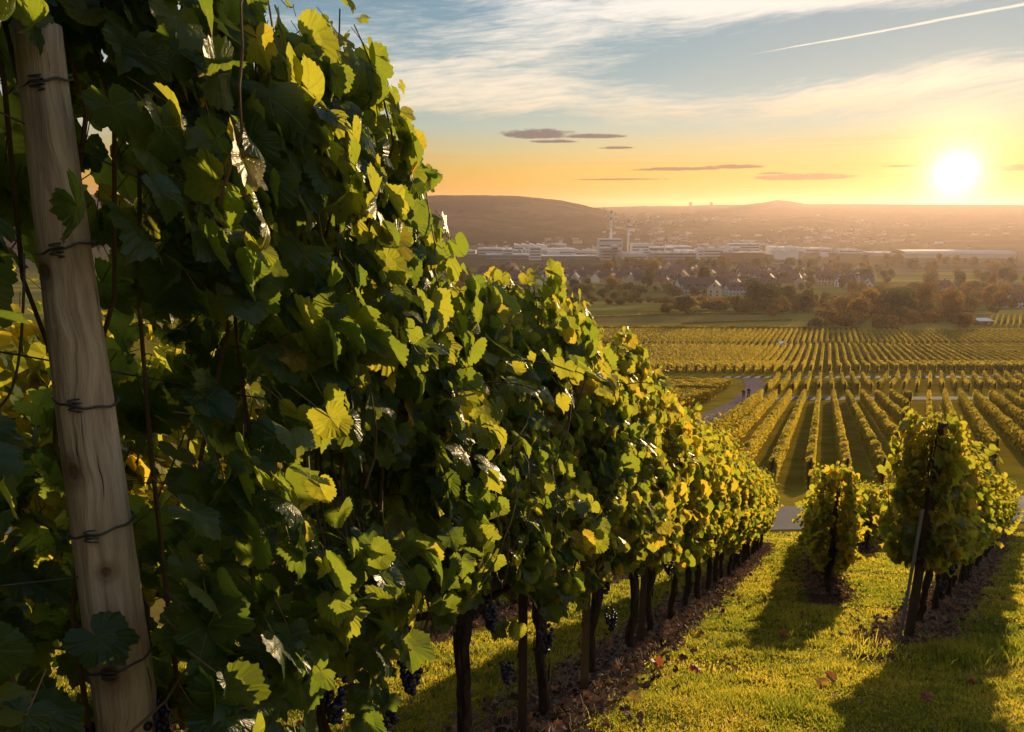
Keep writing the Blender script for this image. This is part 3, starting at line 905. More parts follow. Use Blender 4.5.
BUNCH = [bunch_mesh(i) for i in range(3)]
ORD = ['first', 'second', 'third', 'fourth', 'fifth', 'sixth', 'seventh', 'eighth', 'ninth', 'tenth', 'eleventh', 'twelfth', 'thirteenth', 'fourteenth', 'fifteenth',
       'sixteenth', 'seventeenth', 'eighteenth', 'nineteenth', 'twentieth', 'twenty-first', 'twenty-second', 'twenty-third', 'twenty-fourth', 'twenty-fifth',
       'twenty-sixth', 'twenty-seventh', 'twenty-eighth', 'twenty-ninth', 'thirtieth', 'thirty-first', 'thirty-second', 'thirty-third', 'thirty-fourth', 'thirty-fifth', 'thirty-sixth']


def vine(row, s_y, fol, trk, label, group, bunches=0, sc_=1.0, seed=0, flip=False):
    x0, k, _, _ = ROWS[row]
    g = np.random.default_rng(seed + 77)
    x = x0 + k * s_y
    z = float(near_h(x, s_y)) + .03
    root = empty('grapevine', (x, s_y, z), math.atan2(1, k))
    tag(root, label, 'grapevine', group)
    inst('trunk', trk, root)
    inst('foliage', fol, root, sc_=(1, -1 if flip else 1, sc_))
    for i in range(bunches):
        sl = float(h(s_y + .2) - h(s_y - .2)) / .4 / math.sqrt(1 + k * k)
        u = g.uniform(-.38, .38)
        inst('grape_bunch', BUNCH[(seed + i) % 3], root, (u, -g.uniform(.10, .30), g.uniform(.62, .95) + u * sl), g.uniform(0, 6), g.uniform(.9, 1.25))
    return root


def slope_of(row, y):
    k = ROWS[row][1]
    return float(h(y + 1) - h(y - 1)) / 2 / math.sqrt(1 + k * k)


STEP = .95
# the tall left row: the closest vines are built one by one
c1 = 1 / math.sqrt(1 + .441 ** 2)
GL = 'grapevines of the tall left row'
ys_left = np.arange(-.70, 21.3, STEP * c1)
# the wooden post stands at y = 1.3
mids = [foliage_mesh(40 + i, -.39, 1, n=1080, thick=.275, ragged=2, hb=.80, ht=2.22, bias=.27) for i in range(5)]  # raised bias yellows these leaves to imitate grazing sun on the row
trunks = [trunk_mesh(i, -.39) for i in range(6)]
past = [v for v in ys_left if v > 1.3]
for i, yv in enumerate(ys_left):
    sl = slope_of('left', yv)
    near = yv < 6.2
    clr = (ROWS['left'][0] + .441 * yv, yv, math.atan2(1, .441)) if yv < 2.6 else None
    if near:
        tall = yv < 2.0
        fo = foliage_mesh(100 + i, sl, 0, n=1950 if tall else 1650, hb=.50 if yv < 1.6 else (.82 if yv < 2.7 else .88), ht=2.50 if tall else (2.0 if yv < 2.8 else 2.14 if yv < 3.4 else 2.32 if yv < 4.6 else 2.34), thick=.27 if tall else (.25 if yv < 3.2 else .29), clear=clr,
                          shoots=(5 if yv < .9 else 13) if tall else 8, leaf=.056, shoot_len=(.2, .5) if yv < 1.9 else (.08, .26), ragged=(0 if yv < .9 else 4) if tall else 4, bias=-.24 + .12 * max(0, yv - 1))  # bias darkens leaf colour towards the camera, imitating shade
    else:
        fo = mids[i % 5]
    kk_ = i - (len(ys_left) - len(past))
    if kk_ >= 0:
        lb = f'dark leafy grapevine, {ORD[kk_]} beyond the wooden post in the tall left row'
    else:
        lb = f'shaded leafy grapevine, {ORD[-kk_ - 1]} on the camera side of the wooden post'
    vine('left', yv, fo, trunks[i % 6] if not near else trunk_mesh(20 + i, sl), lb, GL, bunches=(3 if 1.5 < yv < 3.4 else 1 if near else 0), seed=i, sc_=1 if near else random.uniform(.96, 1.03), flip=(i // 5) % 2 == 1)

GO = 'grapevines of the row behind the left row'
for i, yv in enumerate(np.arange(.3, 21.3, STEP * c1)):
    vine('outer', yv, mids[(i * 2 + 1) % 5], trunks[(i + 2) % 6], f'grapevine, {ORD[i]} down the row half hidden behind the left row', GO, seed=60 + i, sc_=random.uniform(.93, 1.0), flip=i % 2 == 0)

bushy = [foliage_mesh(60 + i, -.38, 1, n=900, thick=.26, gapt=.40, hb=.42, ht=1.82, ragged=4, bias=.28) for i in range(3)]
GC = 'grapevines of the short centre row'
endbush = foliage_mesh(70, -.38, 1, n=950, thick=.25, gapt=.43, hb=.42, ht=1.84, ragged=8, length=.60, shoots=9, shoot_len=(.1, .25), bias=.34)
for i, yv in enumerate(np.arange(9.45, 24.0, STEP * c1)):
    vine('centre', yv, endbush if i == 0 else bushy[i % 3], trunks[(i + 1) % 6],
         'bushy grapevine ending the short centre row above open grass' if i == 0 else f'grapevine, {ORD[i]} from the near end of the short centre row', GC, seed=90 + i, sc_=1.0 if i == 0 else random.uniform(.93, 1.0), flip=i % 2 == 0)
GT = 'grapevines of the short rows right of the centre row'
for i, yv in enumerate(np.arange(19.7, 25.6, STEP * c1)):
    vine('third', yv, bushy[(i + 1) % 3], trunks[(i + 3) % 6], f'grapevine, {ORD[i]} in the short row just right of the centre row', GT, seed=120 + i, sc_=.98)
for i, yv in enumerate(np.arange(23.6, 26.0, STEP * c1)):
    vine('fourth', yv, bushy[(i + 2) % 3], trunks[(i + 4) % 6], f'grapevine, {ORD[i]} in the stub row between centre row and right row', GT, seed=130 + i, sc_=.98)
GR = 'grapevines of the right row behind the metal post'
c2 = 1 / math.sqrt(1 + .766 ** 2)
slr = -.335
mr = [foliage_mesh(80 + i, slr, 1, n=980, thick=.24, gapt=.38, hb=.72, ht=1.92, ragged=3, bias=.26) for i in range(4)]
tr_ = [trunk_mesh(30 + i, slr) for i in range(4)]
for i, yv in enumerate(np.arange(6.12, 26.6, STEP * c2)):
    fo = mr[i % 4]
    if i == 0: fo = foliage_mesh(90, slope_of('right', yv), 0, n=1150, thick=.22, gapt=.42, length=.66, hb=.84, ht=2.02, ragged=7, shoots=12, shoot_len=(.1, .3), bias=.32, leaf=.062)
    if i == 1: fo = foliage_mesh(91, slope_of('right', yv), 0, n=1100, thick=.23, gapt=.40, hb=.78, ht=1.96, ragged=4, shoots=9, shoot_len=(.1, .3), bias=.32, leaf=.062)
    vine('right', yv, fo, tr_[i % 4], 'grapevine ending the right row, beside the leaning metal post' if i == 0 else f'grapevine, {ORD[i]} from the metal post in the right row', GR, bunches=1 if i < 4 else 0, seed=150 + i, sc_=1.0 if i < 2 else random.uniform(.92, 1.0), flip=i > 1 and i % 2 == 0)

# ------------------------------------------------------------------ posts and wires
# big wooden end post
px_, py_ = -.786, 1.29
pz = hh(py_)
tilt = np.linspace(0, 1, 40)
g = np.random.default_rng(3)
post_h = .31 - pz
mb = MB()
prad = np.interp(tilt, [0, .45, .72, .9, 1], [.062, .058, .049, .039, .036])
mb.tube(np.stack([np.sin(tilt * 5) * .004, np.cos(tilt * 4) * .004, -.25 + tilt * (post_h + .25)], 1), prad, 28, 0, .012, seed=8)
pr = empty('wooden_post', (px_, py_, pz))
tag(pr, 'thick weathered wooden post wrapped with wire among the left row leaves', 'post')
mb.obj('post_body', M_wood, pr, True)
for k_, (zz, tl) in enumerate([(z_at(82, 1.25), .01), (z_at(250, 1.25), .012), (z_at(404, 1.25), -.01), (z_at(533, 1.25), .008), (z_at(668, 1.25), .006)]):
    rz_ = np.interp((zz - pz) / post_h, tilt, prad) + .003
    th = np.linspace(0, 6.5, 40)
    wb = MB()
    wb.tube(np.stack([rz_ * np.cos(th), rz_ * np.sin(th), zz - pz + tl * np.cos(th) + .002 * np.sin(7 * th)], 1), .0022, 6)
    wb.tube(np.stack([rz_ * .2 + .012 * np.sin(th * 3), -rz_ - .002 + .004 * np.cos(th * 3), zz - pz + np.linspace(-.012, .012, 40)], 1), .0016, 5)
    wb.obj('wire_tie', M_wire, pr, True)
# a slack wire running off the post to the left
wb = MB()
t = np.linspace(0, 1, 30)
wb.tube(np.stack([px_ - .05 - .12 * t + .01 * np.sin(t * 9), py_ - .045 - .05 * t, z_at(255, 1.2) - .5 * t ** .8 + .02 * np.sin(t * 14)], 1), .0022, 6)
tag(wb.obj('guy_wire', M_wire, None, True), 'thin dark wire hanging off the left side of the wooden post', 'wire')


def trellis(row, ya, yb, height, off, label, grp):
    x0, k, _, _ = ROWS[row]
    yy = np.arange(ya, yb + .5, .8)
    wb = MB()
    c = 1 / math.sqrt(1 + k * k)
    wb.tube(np.stack([x0 + k * yy + off * c, yy - off * k * c, h(yy) + height], 1), .0018, 5)
    tag(wb.obj('trellis_wire', M_wire, None, True), label, 'wire', grp)


for hgt, off, nme in [(.80, 0.0, 'lowest'), (1.20, .05, 'second lowest'), (1.62, -.05, 'second highest'), (2.02, .05, 'highest')]:
    trellis('left', -.8, 21.0, hgt, off, f'{nme} trellis wire strung through the tall left row', 'wires of the left row')
    trellis('right', 5.8, 26.4, hgt * .93, off, f'{nme} trellis wire strung through the right row', 'wires of the right row')
    if hgt < 1.9:
        trellis('centre', 9.4, 24.0, hgt * .85, off, f'{nme} trellis wire strung through the short centre row', 'wires of the centre row')


def stake(row, y, hgt, lean, wdt, mat, name, label, group=None, side=0.0, ly=0.0):
    x0, k, _, _ = ROWS[row]
    x = x0 + k * y + side
    z = float(near_h(x, y))
    mb = MB()
    t = np.linspace(0, 1, 10)
    # open U profile
    ww = wdt / 2
    prof = [(-ww, -ww), (ww, -ww), (ww, ww), (ww * .7, ww), (ww * .7, -ww * .7), (-ww * .7, -ww * .7), (-ww * .7, ww), (-ww, ww)]
    V = []; Fc = []
    for i, tt in enumerate(t):
        for (a, b_) in prof: V.append((a + lean * tt, b_ + ly * tt, -.15 + tt * (hgt + .15)))
    for i in range(9):
        for j in range(8):
            j2 = (j + 1) % 8
            Fc.append((i * 8 + j, i * 8 + j2, (i + 1) * 8 + j2, (i + 1) * 8 + j))
    Fc.append(tuple(range(72, 80)))
    mb.poly(V, Fc)
    r = empty(name, (x, y, z), math.atan2(1, k) * 0 + random.uniform(-.2, .2))
    tag(r, label, 'post', group)
    mb.obj('post_body', mat, r)
    for zz in np.arange(.5, hgt - .05, .38):
        xl = lean * (zz + .15) / (hgt + .15)
        hb_ = MB(); hb_.box(-ww - .006 + xl, -ww - .0005 + xl, -.008, .008, zz, zz + .02)
        hb_.obj('wire_hook', mat, r)
    return r


# posts between the vines of the left row and stakes beside trunks
for i, (yv, sd, ht_, ln, lb) in enumerate([(3.30, .02, 1.9, .0, 'dark metal post between the closest trunks of the left row'),
                                           (4.12, .07, 1.0, .0, 'short brown stake tied against a trunk of the left row'),
                                           (5.72, .03, 1.9, .03, 'leaning dark post in the left row beside mulch strip'),
                                           (9.9, .0, 1.9, .0, 'dark metal post halfway down the left row'),
                                           (15.0, .0, 1.9, .0, 'dark metal post near the far end of the left row'),
                                           (20.9, .0, 1.9, .0, 'dark metal end post of the left row by the road')]):
    stake('left', yv, ht_, ln, .045, M_rust if i != 1 else M_cane, 'vineyard_post', lb, 'posts of the left row', sd)
# right row: tall dark post in the foliage and a pale metal strut leaning against its foot
stake('right', 5.86, 2.08, .07, .055, M_rust, 'vineyard_post', 'tall dark post at the front of the right row', None, .02)
stake('right', 5.72, 1.30, .07, .02, M_steel, 'post_strut', 'thin grey metal strut leaning against the front post of the right row', None, -.04)
for yv, lb in ((11.5, 'dark post in the first half of the right row'), (18.5, 'dark post in the second half of the right row'), (25.9, 'dark end post of the right row near the road')):
    stake('right', yv, 1.9, 0, .045, M_rust, 'vineyard_post', lb, 'posts of the right row')
for yv, lb in ((9.62, 'dark post wrapped in leaves at the near end of the centre row'), (16.6, 'dark post halfway down the centre row'), (23.9, 'dark end post of the centre row near the road')):
    stake('centre', yv, 1.6, 0, .045, M_rust, 'vineyard_post', lb, 'posts of the centre row')

# ------------------------------------------------------------------ grass, litter, fallen leaves
M_grass = leafy('grass_blade', [(0, (.04, .06, .010)), (.5, (.11, .11, .016)), (.85, (.25, .19, .035)), (1, (.34, .26, .10))],
                [(0, (.17, .26, .02)), (.5, (.50, .48, .04)), (.85, (.84, .66, .06)), (1, (.85, .64, .20))], rough=.5, spec=.3, tmix=.58)
M_litter = leafy('dry_litter', [(0, (.05, .03, .02)), (.5, (.14, .085, .055)), (.8, (.26, .17, .10)), (1, (.34, .12, .04))],
                 [(0, (.05, .03, .02)), (.5, (.14, .085, .055)), (1, (.4, .16, .05))], rough=.8, spec=.1, tmix=.15)


def sample_ground(n, g, yr=(1.6, 26.0), kr=(-.72, .92)):
    """points on the slope, thinning with distance"""
    y = yr[0] * (yr[1] / yr[0]) ** g.random(n)
    x = y * g.uniform(kr[0], kr[1], n) + g.normal(0, .15, n)
    return x, y


def blades(x, y, g, hmul=1.0, wmul=1.0, rbias=0.0):
    n = len(x)
    z = near_h(x, y)
    lush = fbm(x, y, .7, 3, 31)
    dist = np.hypot(x, y)
    H = (.014 + .032 * lush ** 1.5 + .014 * g.random(n)) * hmul * (1 + dist * .02)
    H = H * (.55 + 1.1 * vnoise(x, y, .22, 41))
    W = (.0020 + .00085 * dist) * wmul * g.uniform(.7, 1.3, n)
    a = g.uniform(0, 6.28, n); b = g.uniform(0, 6.28, n)
    lean = g.uniform(.1, .9, n) * H
    dx, dy = np.cos(a) * W, np.sin(a) * W
    lx, ly = np.cos(b) * lean, np.sin(b) * lean
    base = np.stack([x, y, z - .004], 1)
    o = np.zeros(n)
    V = np.stack([base + np.stack([-dx, -dy, o], 1), base + np.stack([dx, dy, o], 1),
                  base + np.stack([dx * .7 + lx * .4, dy * .7 + ly * .4, H * .62], 1), base + np.stack([-dx * .7 + lx * .4, -dy * .7 + ly * .4, H * .62], 1),
                  base + np.stack([lx, ly, H], 1)], 1)
    L = np.array([0, 1, 2, 3, 3, 2, 4])
    loops = (L[None] + (np.arange(n) * 5)[:, None]).ravel()
    rnd = np.clip(.02 + .80 * fbm(x, y, 1.1, 4, 77) + .35 * (vnoise(x, y, .18, 55) - .5) + g.normal(0, .14, n) + rbias + .25 * (g.random(n) < .12), 0, 1)
    return V.reshape(-1, 3), loops, np.tile([4, 3], n), np.repeat(rnd, 5)


g = np.random.default_rng(21)
mb = MB()
x, y = sample_ground(480000, g)
rdv = row_dist(x, y)
keep = (rdv > .26 + .16 * vnoise(x, y, .3, 5)) | (g.random(len(x)) < .06)
keep &= (x > .441 * y - 6.5)
keep &= (fbm(x, y, .55, 3, 88) > .30) | (g.random(len(x)) < .25)
V, L, Tt, rn = blades(x[keep], y[keep], g)
mb.add(V, L, Tt, 0, rn)
tag(mb.obj('grass', M_grass), 'short sunlit grass growing between the vine rows', 'grass', kind='stuff')
# clover and broad weeds
mb = MB()
x, y = sample_ground(42000, g, (2.0, 16))
rdv = row_dist(x, y)
keep = (rdv > .3) & (fbm(x, y, .8, 3, 15) > .45) & (x > .441 * y - 6)
x, y = x[keep], y[keep]; n = len(x)
add_leaves(mb, 2, np.stack([x, y, near_h(x, y) + g.uniform(.008, .045, n)], 1), np.array([0, 0, 1.0]) + g.normal(0, .35, (n, 3)), g.normal(0, 1, (n, 3)), g.uniform(.006, .014, n) * (1 + .03 * np.hypot(x, y)), np.clip(g.normal(.35, .2, n), 0, 1), g)
tag(mb.obj('clover', M_grass), 'low clover and broad leaved weeds among the grass', 'ground cover', kind='stuff')
# long grass tuft at the foot of the right post
mb = MB()
n = 2600
a = g.uniform(0, 6.28, n); r = np.abs(g.normal(0, .28, n))
x = 3.55 + r * np.cos(a) * 1.3; y = 5.35 + r * np.sin(a)
V, L, Tt, rn = blades(x, y, g, 2.6, .8, -.12)
mb.add(V, L, Tt, 0, rn)
tag(mb.obj('grass_tuft', M_grass), 'long green grass tuft at the foot of the front right post', 'grass', kind='stuff')

# mulch of twigs and dry leaves along the row strips
mb = MB()
for nm_, (x0, k, a_, b_) in ROWS.items():
    L_ = b_ - max(a_, .8)
    n = int(L_ * (520 if nm_ in ('left', 'right') else 260))
    y = max(a_, .8) + L_ * g.random(n) ** (1.6 if nm_ in ('left', 'outer') else 1.2)
    lat = g.normal(0, .19, n)
    c = 1 / math.sqrt(1 + k * k)
    x = x0 + k * y + lat * c; y = y - lat * k * c
    z = near_h(x, y) + .045
    m = int(n * .6)
    d = g.normal(0, 1, (m, 3)); d[:, 2] *= .18
    ln = g.uniform(.03, .13, (m, 1))
    a = np.stack([x[:m], y[:m], z[:m] + g.uniform(0, .02, m)], 1)
    add_stalks(mb, a, a + unit(d) * ln, .0022, 1)
    q = slice(m, n)
    add_leaves(mb, 1, np.stack([x[q], y[q], z[q] + g.uniform(0, .02, n - m)], 1), np.array([0, 0, 1.0]) + g.normal(0, .5, (n - m, 3)), g.normal(0, 1, (n - m, 3)), g.uniform(.015, .045, n - m), g.random(n - m), g, 0, 1.6)
M_twig = plain('dry_twig', (.22, .15, .11), .8, .2, .6, 15)
tag(mb.obj('mulch', [M_litter, M_twig]), 'brown mulch of dead leaves and pruned twigs under the vines', 'mulch', kind='stuff')

# small dull bits of dead leaf lying in the grass
mb = MB()
x, y = sample_ground(2600, g, (2.0, 22))
keep = (x > .441 * y - 6) & (fbm(x, y, 1.6, 2, 19) > .42)
x, y = x[keep], y[keep]; n = len(x)
add_leaves(mb, 1, np.stack([x, y, near_h(x, y) + g.uniform(.02, .05, n)], 1), np.array([0, 0, 1.0]) + g.normal(0, .5, (n, 3)), g.normal(0, 1, (n, 3)), g.uniform(.010, .032, n), g.uniform(.2, .95, n), g, 0, 1.8)
tag(mb.obj('leaf_litter', M_litter), 'small dead leaf scraps scattered through the grass', 'leaf litter', kind='stuff')

# scattered fallen leaves that can be told apart
M_fall = leafy('fallen_leaf', [(0, (.16, .05, .03)), (.5, (.26, .12, .04)), (1, (.34, .26, .05))], [(0, (.5, .08, .03)), (.5, (.6, .25, .05)), (1, (.7, .5, .08))], rough=.5, spec=.3, tmix=.35)
P1 = [(2.10, 4.35), (2.22, 4.45), (2.55, 3.9), (3.3, 7.4), (1.1, 4.9), (1.35, 4.75), (3.15, 4.35), (4.1, 4.6), (2.6, 6.2), (.75, 3.9), (4.6, 5.4)]
for i, (x, y) in enumerate(P1):
    mb = MB()
    g2 = np.random.default_rng(i)
    add_leaves(mb, 0, np.array([[0, 0, .0]]), np.array([[.2, -.5, 1.0]]) + g2.normal(0, .25, (1, 3)), g2.normal(0, 1, (1, 3)), np.array([g2.uniform(.04, .065)]), np.array([g2.random()]), g2, 0, 1.4)
    o = mb.obj('fallen_leaf', M_fall)
    o.location = (x, y, float(near_h(x, y)) + .05)
    tag(o, 'dry autumn vine leaf fallen on the grass alley between the rows', 'leaf', 'fallen leaves on the grass')

# ------------------------------------------------------------------ vine rows down in the valley
def hedge(x0, k, ya, yb, seed, cards, csize, ht=2.0, wd=.30, step=.8, across=False, ang=0.0, core=.85):
    """one clipped vine row; local coordinates about its near end. across: it runs along x at constant y"""
    g = np.random.default_rng(seed)
    c = 1 / math.sqrt(1 + k * k)
    L_ = (yb - ya) / c if not across else abs(yb - ya)
    n = max(3, int(L_ / step))
    s = np.linspace(0, L_, n)
    if across:
        dx, dy = math.cos(ang), math.sin(ang)
    else:
        dx, dy = k * c, c
    oy = ya if not across else x0     # for across rows x0 holds the y position
    zg = lambda s_, l_: h(oy + dy * s_ + dx * l_ * 0) - float(h(oy))
    prof = [(-.55, .42), (-.95, .9), (-1.0, 1.4), (-.62, 1.86), (.62, 1.86), (1.0, 1.4), (.95, .9), (.55, .42)]
    V = []
    for j, (a, b) in enumerate(prof):
        nz = vnoise(s + seed * 13, s * 0 + j * 3, 1.1, seed) - .5
        nt = vnoise(s + seed * 5, s * 0, 1.1, seed + 3) - .5
        lat = a * wd * core * .9 * (1 + .9 * nz); zz = (b * .96 + .2 * nz + (nt * .42 if b > 1.5 else 0)) * ht / 2.0
        V.append(np.stack([dx * s - dy * -lat * -1, dy * s + dx * lat * -1, zg(s, lat) + zz], 1))
    V = np.stack(V, 1).reshape(-1, 3)
    F_ = []
    for i in range(n - 1):
        for j in range(8):
            j2 = (j + 1) % 8
            F_.append((i * 8 + j, (i + 1) * 8 + j, (i + 1) * 8 + j2, i * 8 + j2))
    F_.append(tuple(range(8))); F_.append(tuple((n - 1) * 8 + j for j in range(7, -1, -1)))
    mb = MB()
    mb.add(V, [i for f in F_ for i in f], [len(f) for f in F_], 0, .25)
    m = int(L_ * cards)
    s = g.uniform(-.05, L_ + .05, m)
    th = g.uniform(-.15, 1.15, m) * math.pi
    cx_, cz_ = np.cos(th), np.sin(th)
    sq = 1 / np.maximum(np.abs(cx_), np.abs(cz_)) ** .7
    bump = 1 + .45 * (fbm(s + seed * 3, th * .6, .8, 3, seed) - .5) * 2 * .5
    lat = cx_ * sq * wd * 1.02 * bump
    zz = (1.05 + cz_ * sq * .88 * (1 + .15 * (vnoise(s + seed * 5, s * 0, 1.1, seed + 3) - .5) * 2.6)) * ht / 2
    low = cz_ < 0; zz[low] = (1.05 + cz_[low] * 1.4) * ht / 2
    pos = np.stack([dx * s - dy * -lat * -1, dy * s - dx * lat, zg(s, lat) + zz], 1)
    outv = np.stack([-dy * -1 * -1 * 0 + (-dy) * cx_ * -1 * -1, -dx * cx_ * 1.0, cz_], 1)
    outv[:, 0] = dy * cx_ * -1 * -1
    nrm = np.stack([dy * cx_ * -1, -dx * cx_, cz_], 1) * np.array([1, 1, 1]) + g.normal(0, .45, (m, 3))
    tip = np.array([0, 0, -1.0]) + g.normal(0, .7, (m, 3))
    rnd = np.clip(.45 + .9 * (fbm(s + seed, s * 0, 2.2, 3, seed + 9) - .5) + g.normal(0, .22, m), 0, 1)
    add_leaves(mb, 2, pos, nrm, tip, csize * g.uniform(.6, 1.35, m), rnd, g, 0, 1.0)
    return mb.mesh('vine_row', M_leaf_far)


def post_child(parent, ht=1.95):
    mb = MB(); mb.box(-.045, .045, -.10, -.01, -.1, ht)
    mb.box(-.05, .05, -.105, -.005, ht, ht + .02)
    return mb.obj('end_post', M_rust, parent)


def place(me, x, y, label, group, post=True):
    o = inst('vine_row', me, None, (x, y, hh(y)))
    tag(o, label, 'vine row', group)
    if post: inst('end_post', POSTME, o)
    return o


_m = MB(); _m.box(-.045, .045, -.12, -.03, -.1, 1.95); _m.box(-.05, .05, -.125, -.025, 1.95, 1.97)
POSTME = _m.mesh('end_post', M_rust)

# block just below the road, left part parallel to the pale path, right part fanning
X2 = lambda Y: 63.8 + .587 * (Y - 107)
GA = 'vine rows between the road and the first cross road'
for i in range(16):
    x0 = -9.0 + 2.19 * i
    ya = 40.5 if i < 8 else 40.5 + (i - 8) * 1.1
    yb = 107.0
    ya = max(ya, (x0 + 1.6) / .146)
    if yb - ya < 3: continue
    place(hedge(x0, .441, ya, yb, 300 + i, 95, .115, 1.95, .29), x0 + .441 * ya, ya, f'golden vine row, {ORD[i]} counted rightwards from the pale concrete path', GA)
for i in range(12):
    xa = 63.8 + 2.35 * i
    ya = 46.5 + 1.1 * i
    place(hedge(0, .587, ya, 107, 330 + i, 80, .12, 1.95, .30), xa + .587 * (ya - 107), ya, f'golden vine row, {ORD[i]} of the right-hand fan beyond the road', GA)
GB = 'short vine rows between the two cross roads'
mB = [hedge(0, .441, 117, 148, 360 + i, 42, .16, 1.95, .30, 1.2) for i in range(2)]
for i in range(9):
    x = 42.5 + 2.19 * i
    place(mB[i % 2], x, 117, 'short golden vine row in the narrow block between two cross roads', GB)
mB2 = [hedge(0, .587, 121, 148, 370 + i, 42, .16, 1.95, .30, 1.2) for i in range(2)]
for i in range(17):
    place(mB2[i % 2], 63.2 + 2.25 * i, 121, 'short golden vine row in the fanning block between two cross roads', GB + ' on the right')
GC_ = 'vine rows of the wide block in mid valley'
mC = [hedge(0, .441, 161, 247, 380 + i, 22, .23, 2.0, .34, 1.6) for i in range(3)]
for i in range(64):
    place(mC[i % 3], -64 + .441 * 161 + 2.19 * i, 161, 'long golden green vine row in the wide middle block of the valley', GC_, True)
GD = 'vine rows of the farthest block'
mD = [hedge(0, .441, 254, 304, 390 + i, 13, .32, 2.0, .36, 2.0) for i in range(3)]
for i in range(84):
    place(mD[i % 3], -100 + .441 * 254 + 2.19 * i, 254, 'thin far vine row in the last striped block before meadows', GD, False)
# block left of the path: rows lying across, ends facing the path
GLf = 'vine rows left of the pale path'
pathx = lambda Y: np.interp(Y, [45, 58, 70, 84, 108, 134, 156], [8.5, 14.0, 19.2, 24.6, 36.5, 47, 53.5])
for i in range(31):
    yv = 67.5 + 2.25 * i
    if 108 < yv < 111.5: continue
    xr = float(pathx(yv)) - 5.2; xl = min(.06 * yv, xr - 8)
    L_ = xr - xl
    me = hedge(yv, 0, 0, L_, 420 + i, 46, .15, 1.95, .33, 1.2, across=True, ang=0.0)
    place(me, xl, yv, f'vine row lying crosswise left of the pale path, {ORD[i]} up the valley', GLf, False)
# small block on the right slope beyond
mS = [hedge(0, .70, 322, 372, 480 + i, 12, .34, 2.0, .4, 2.2) for i in range(2)]
for i in range(16):
    place(mS[i % 2], 215 + 2.9 * i, 322, 'short orange lit vine row in the small block at the right edge', 'vine rows at the right edge', False)
# yellow hedge line closing the vineyards
for i, (x, L_) in enumerate([(28, 60), (90, 62)]):
    me = hedge(311, 0, 0, L_, 495 + i, 10, .4, 2.2, .6, 2.5, across=True, ang=0)
    o = inst('hedge', me, None, (x, 311, hh(311)))
    tag(o, ['long low yellow hedge between last vine block and meadows', 'low yellow hedge nearer the dark trees, closing the vineyards'][i], 'hedge')

for i, (px, Y, L_, an, hz_) in enumerate([(596, 372, 46, .35, 1.3), (684, 340, 62, .30, 1.1), (640, 405, 40, .1, 1.6), (700, 392, 50, .05, 1.2)]):
    x = (px - 512) / 721 * Y
    me = hedge(Y, 0, 0, L_, 520 + i, 9, .3, hz_, .45, 2.2, across=True, ang=an)
    o = inst('hedge', me, None, (x, Y, hh(Y)))
    tag(o, ['low dark hedge at the left end of the meadows', 'low dark hedge slanting across the meadow behind the last vine block', 'thin hedge line before the small round bushes', 'thin hedge line running up to the round bush'][i], 'hedge')

# ------------------------------------------------------------------ trees of the valley
def tree_leaf(name, stops, tst):
    return leafy(name, stops, tst, rough=.7, spec=.15, tmix=.32, vary=.35)


M_tg = tree_leaf('tree_leaf_green', [(0, (.018, .035, .010)), (.5, (.035, .055, .014)), (1, (.07, .075, .02))], [(0, (.05, .09, .01)), (1, (.20, .20, .03))])
M_to = tree_leaf('tree_leaf_olive', [(0, (.05, .055, .013)), (.5, (.10, .09, .02)), (1, (.18, .14, .028))], [(0, (.18, .17, .02)), (1, (.5, .36, .04))])
M_ta = tree_leaf('tree_leaf_autumn_flare', [(0, (.11, .062, .014)), (.5, (.22, .12, .022)), (1, (.38, .21, .03))], [(0, (.3, .18, .02)), (1, (.8, .46, .05))])  # autumn orange, deepened to paint in the warm flare light
M_tbark = plain('tree_bark', (.07, .05, .035), .9, .1, .4, 2)


def crown_mesh(seed, Hh, Rr, low, n, csize, mat, conic=0.0):
    g = np.random.default_rng(seed)
    mb = MB()
    K = 9 if conic < .5 else 1
    lobes = []
    for i in range(K):
        a = g.uniform(0, 6.28); rr = Rr * g.uniform(.15, .62)
        zc = low + (Hh - low) * g.uniform(.25, .80)
        lobes.append((rr * math.cos(a), rr * math.sin(a), zc, Rr * g.uniform(.38, .60), (Hh - low) * g.uniform(.20, .34)))
    lobes.append((0, 0, Hh - (Hh - low) * .3, Rr * .5, (Hh - low) * .3))
    P_, N_ = [], []
    for i in range(n):
        if conic > .5:
            t = g.random() ** .75; a = g.uniform(0, 6.28)
            z = low + (Hh - low) * t; r = Rr * (1 - t) ** .85 * g.uniform(.55, 1.05) * (1 + .18 * math.sin(t * 40))
            P_.append((r * math.cos(a), r * math.sin(a), z)); N_.append((math.cos(a), math.sin(a), .4))
        else:
            L_ = lobes[g.integers(len(lobes))]
            d = g.normal(0, 1, 3); d /= np.linalg.norm(d); s = g.uniform(.6, 1.05) ** .5
            P_.append((L_[0] + d[0] * L_[3] * s, L_[1] + d[1] * L_[3] * s, L_[2] + d[2] * L_[4] * s)); N_.append(d + np.array([0, 0, .25]))
    P_ = np.array(P_); N_ = np.array(N_)
    rnd = np.clip(.4 + .9 * (fbm(P_[:, 0] + 50, P_[:, 1] + P_[:, 2] * 1.3 + 50, Rr * .6, 2, seed) - .5) + g.normal(0, .15, n), 0, 1)
    add_leaves(mb, 2, P_, N_ + g.normal(0, .45, (n, 3)), g.normal(0, 1, (n, 3)) + [0, 0, -.6], csize * g.uniform(.6, 1.3, n), rnd, g, 0, 1.2)
    return mb.mesh('crown', mat)


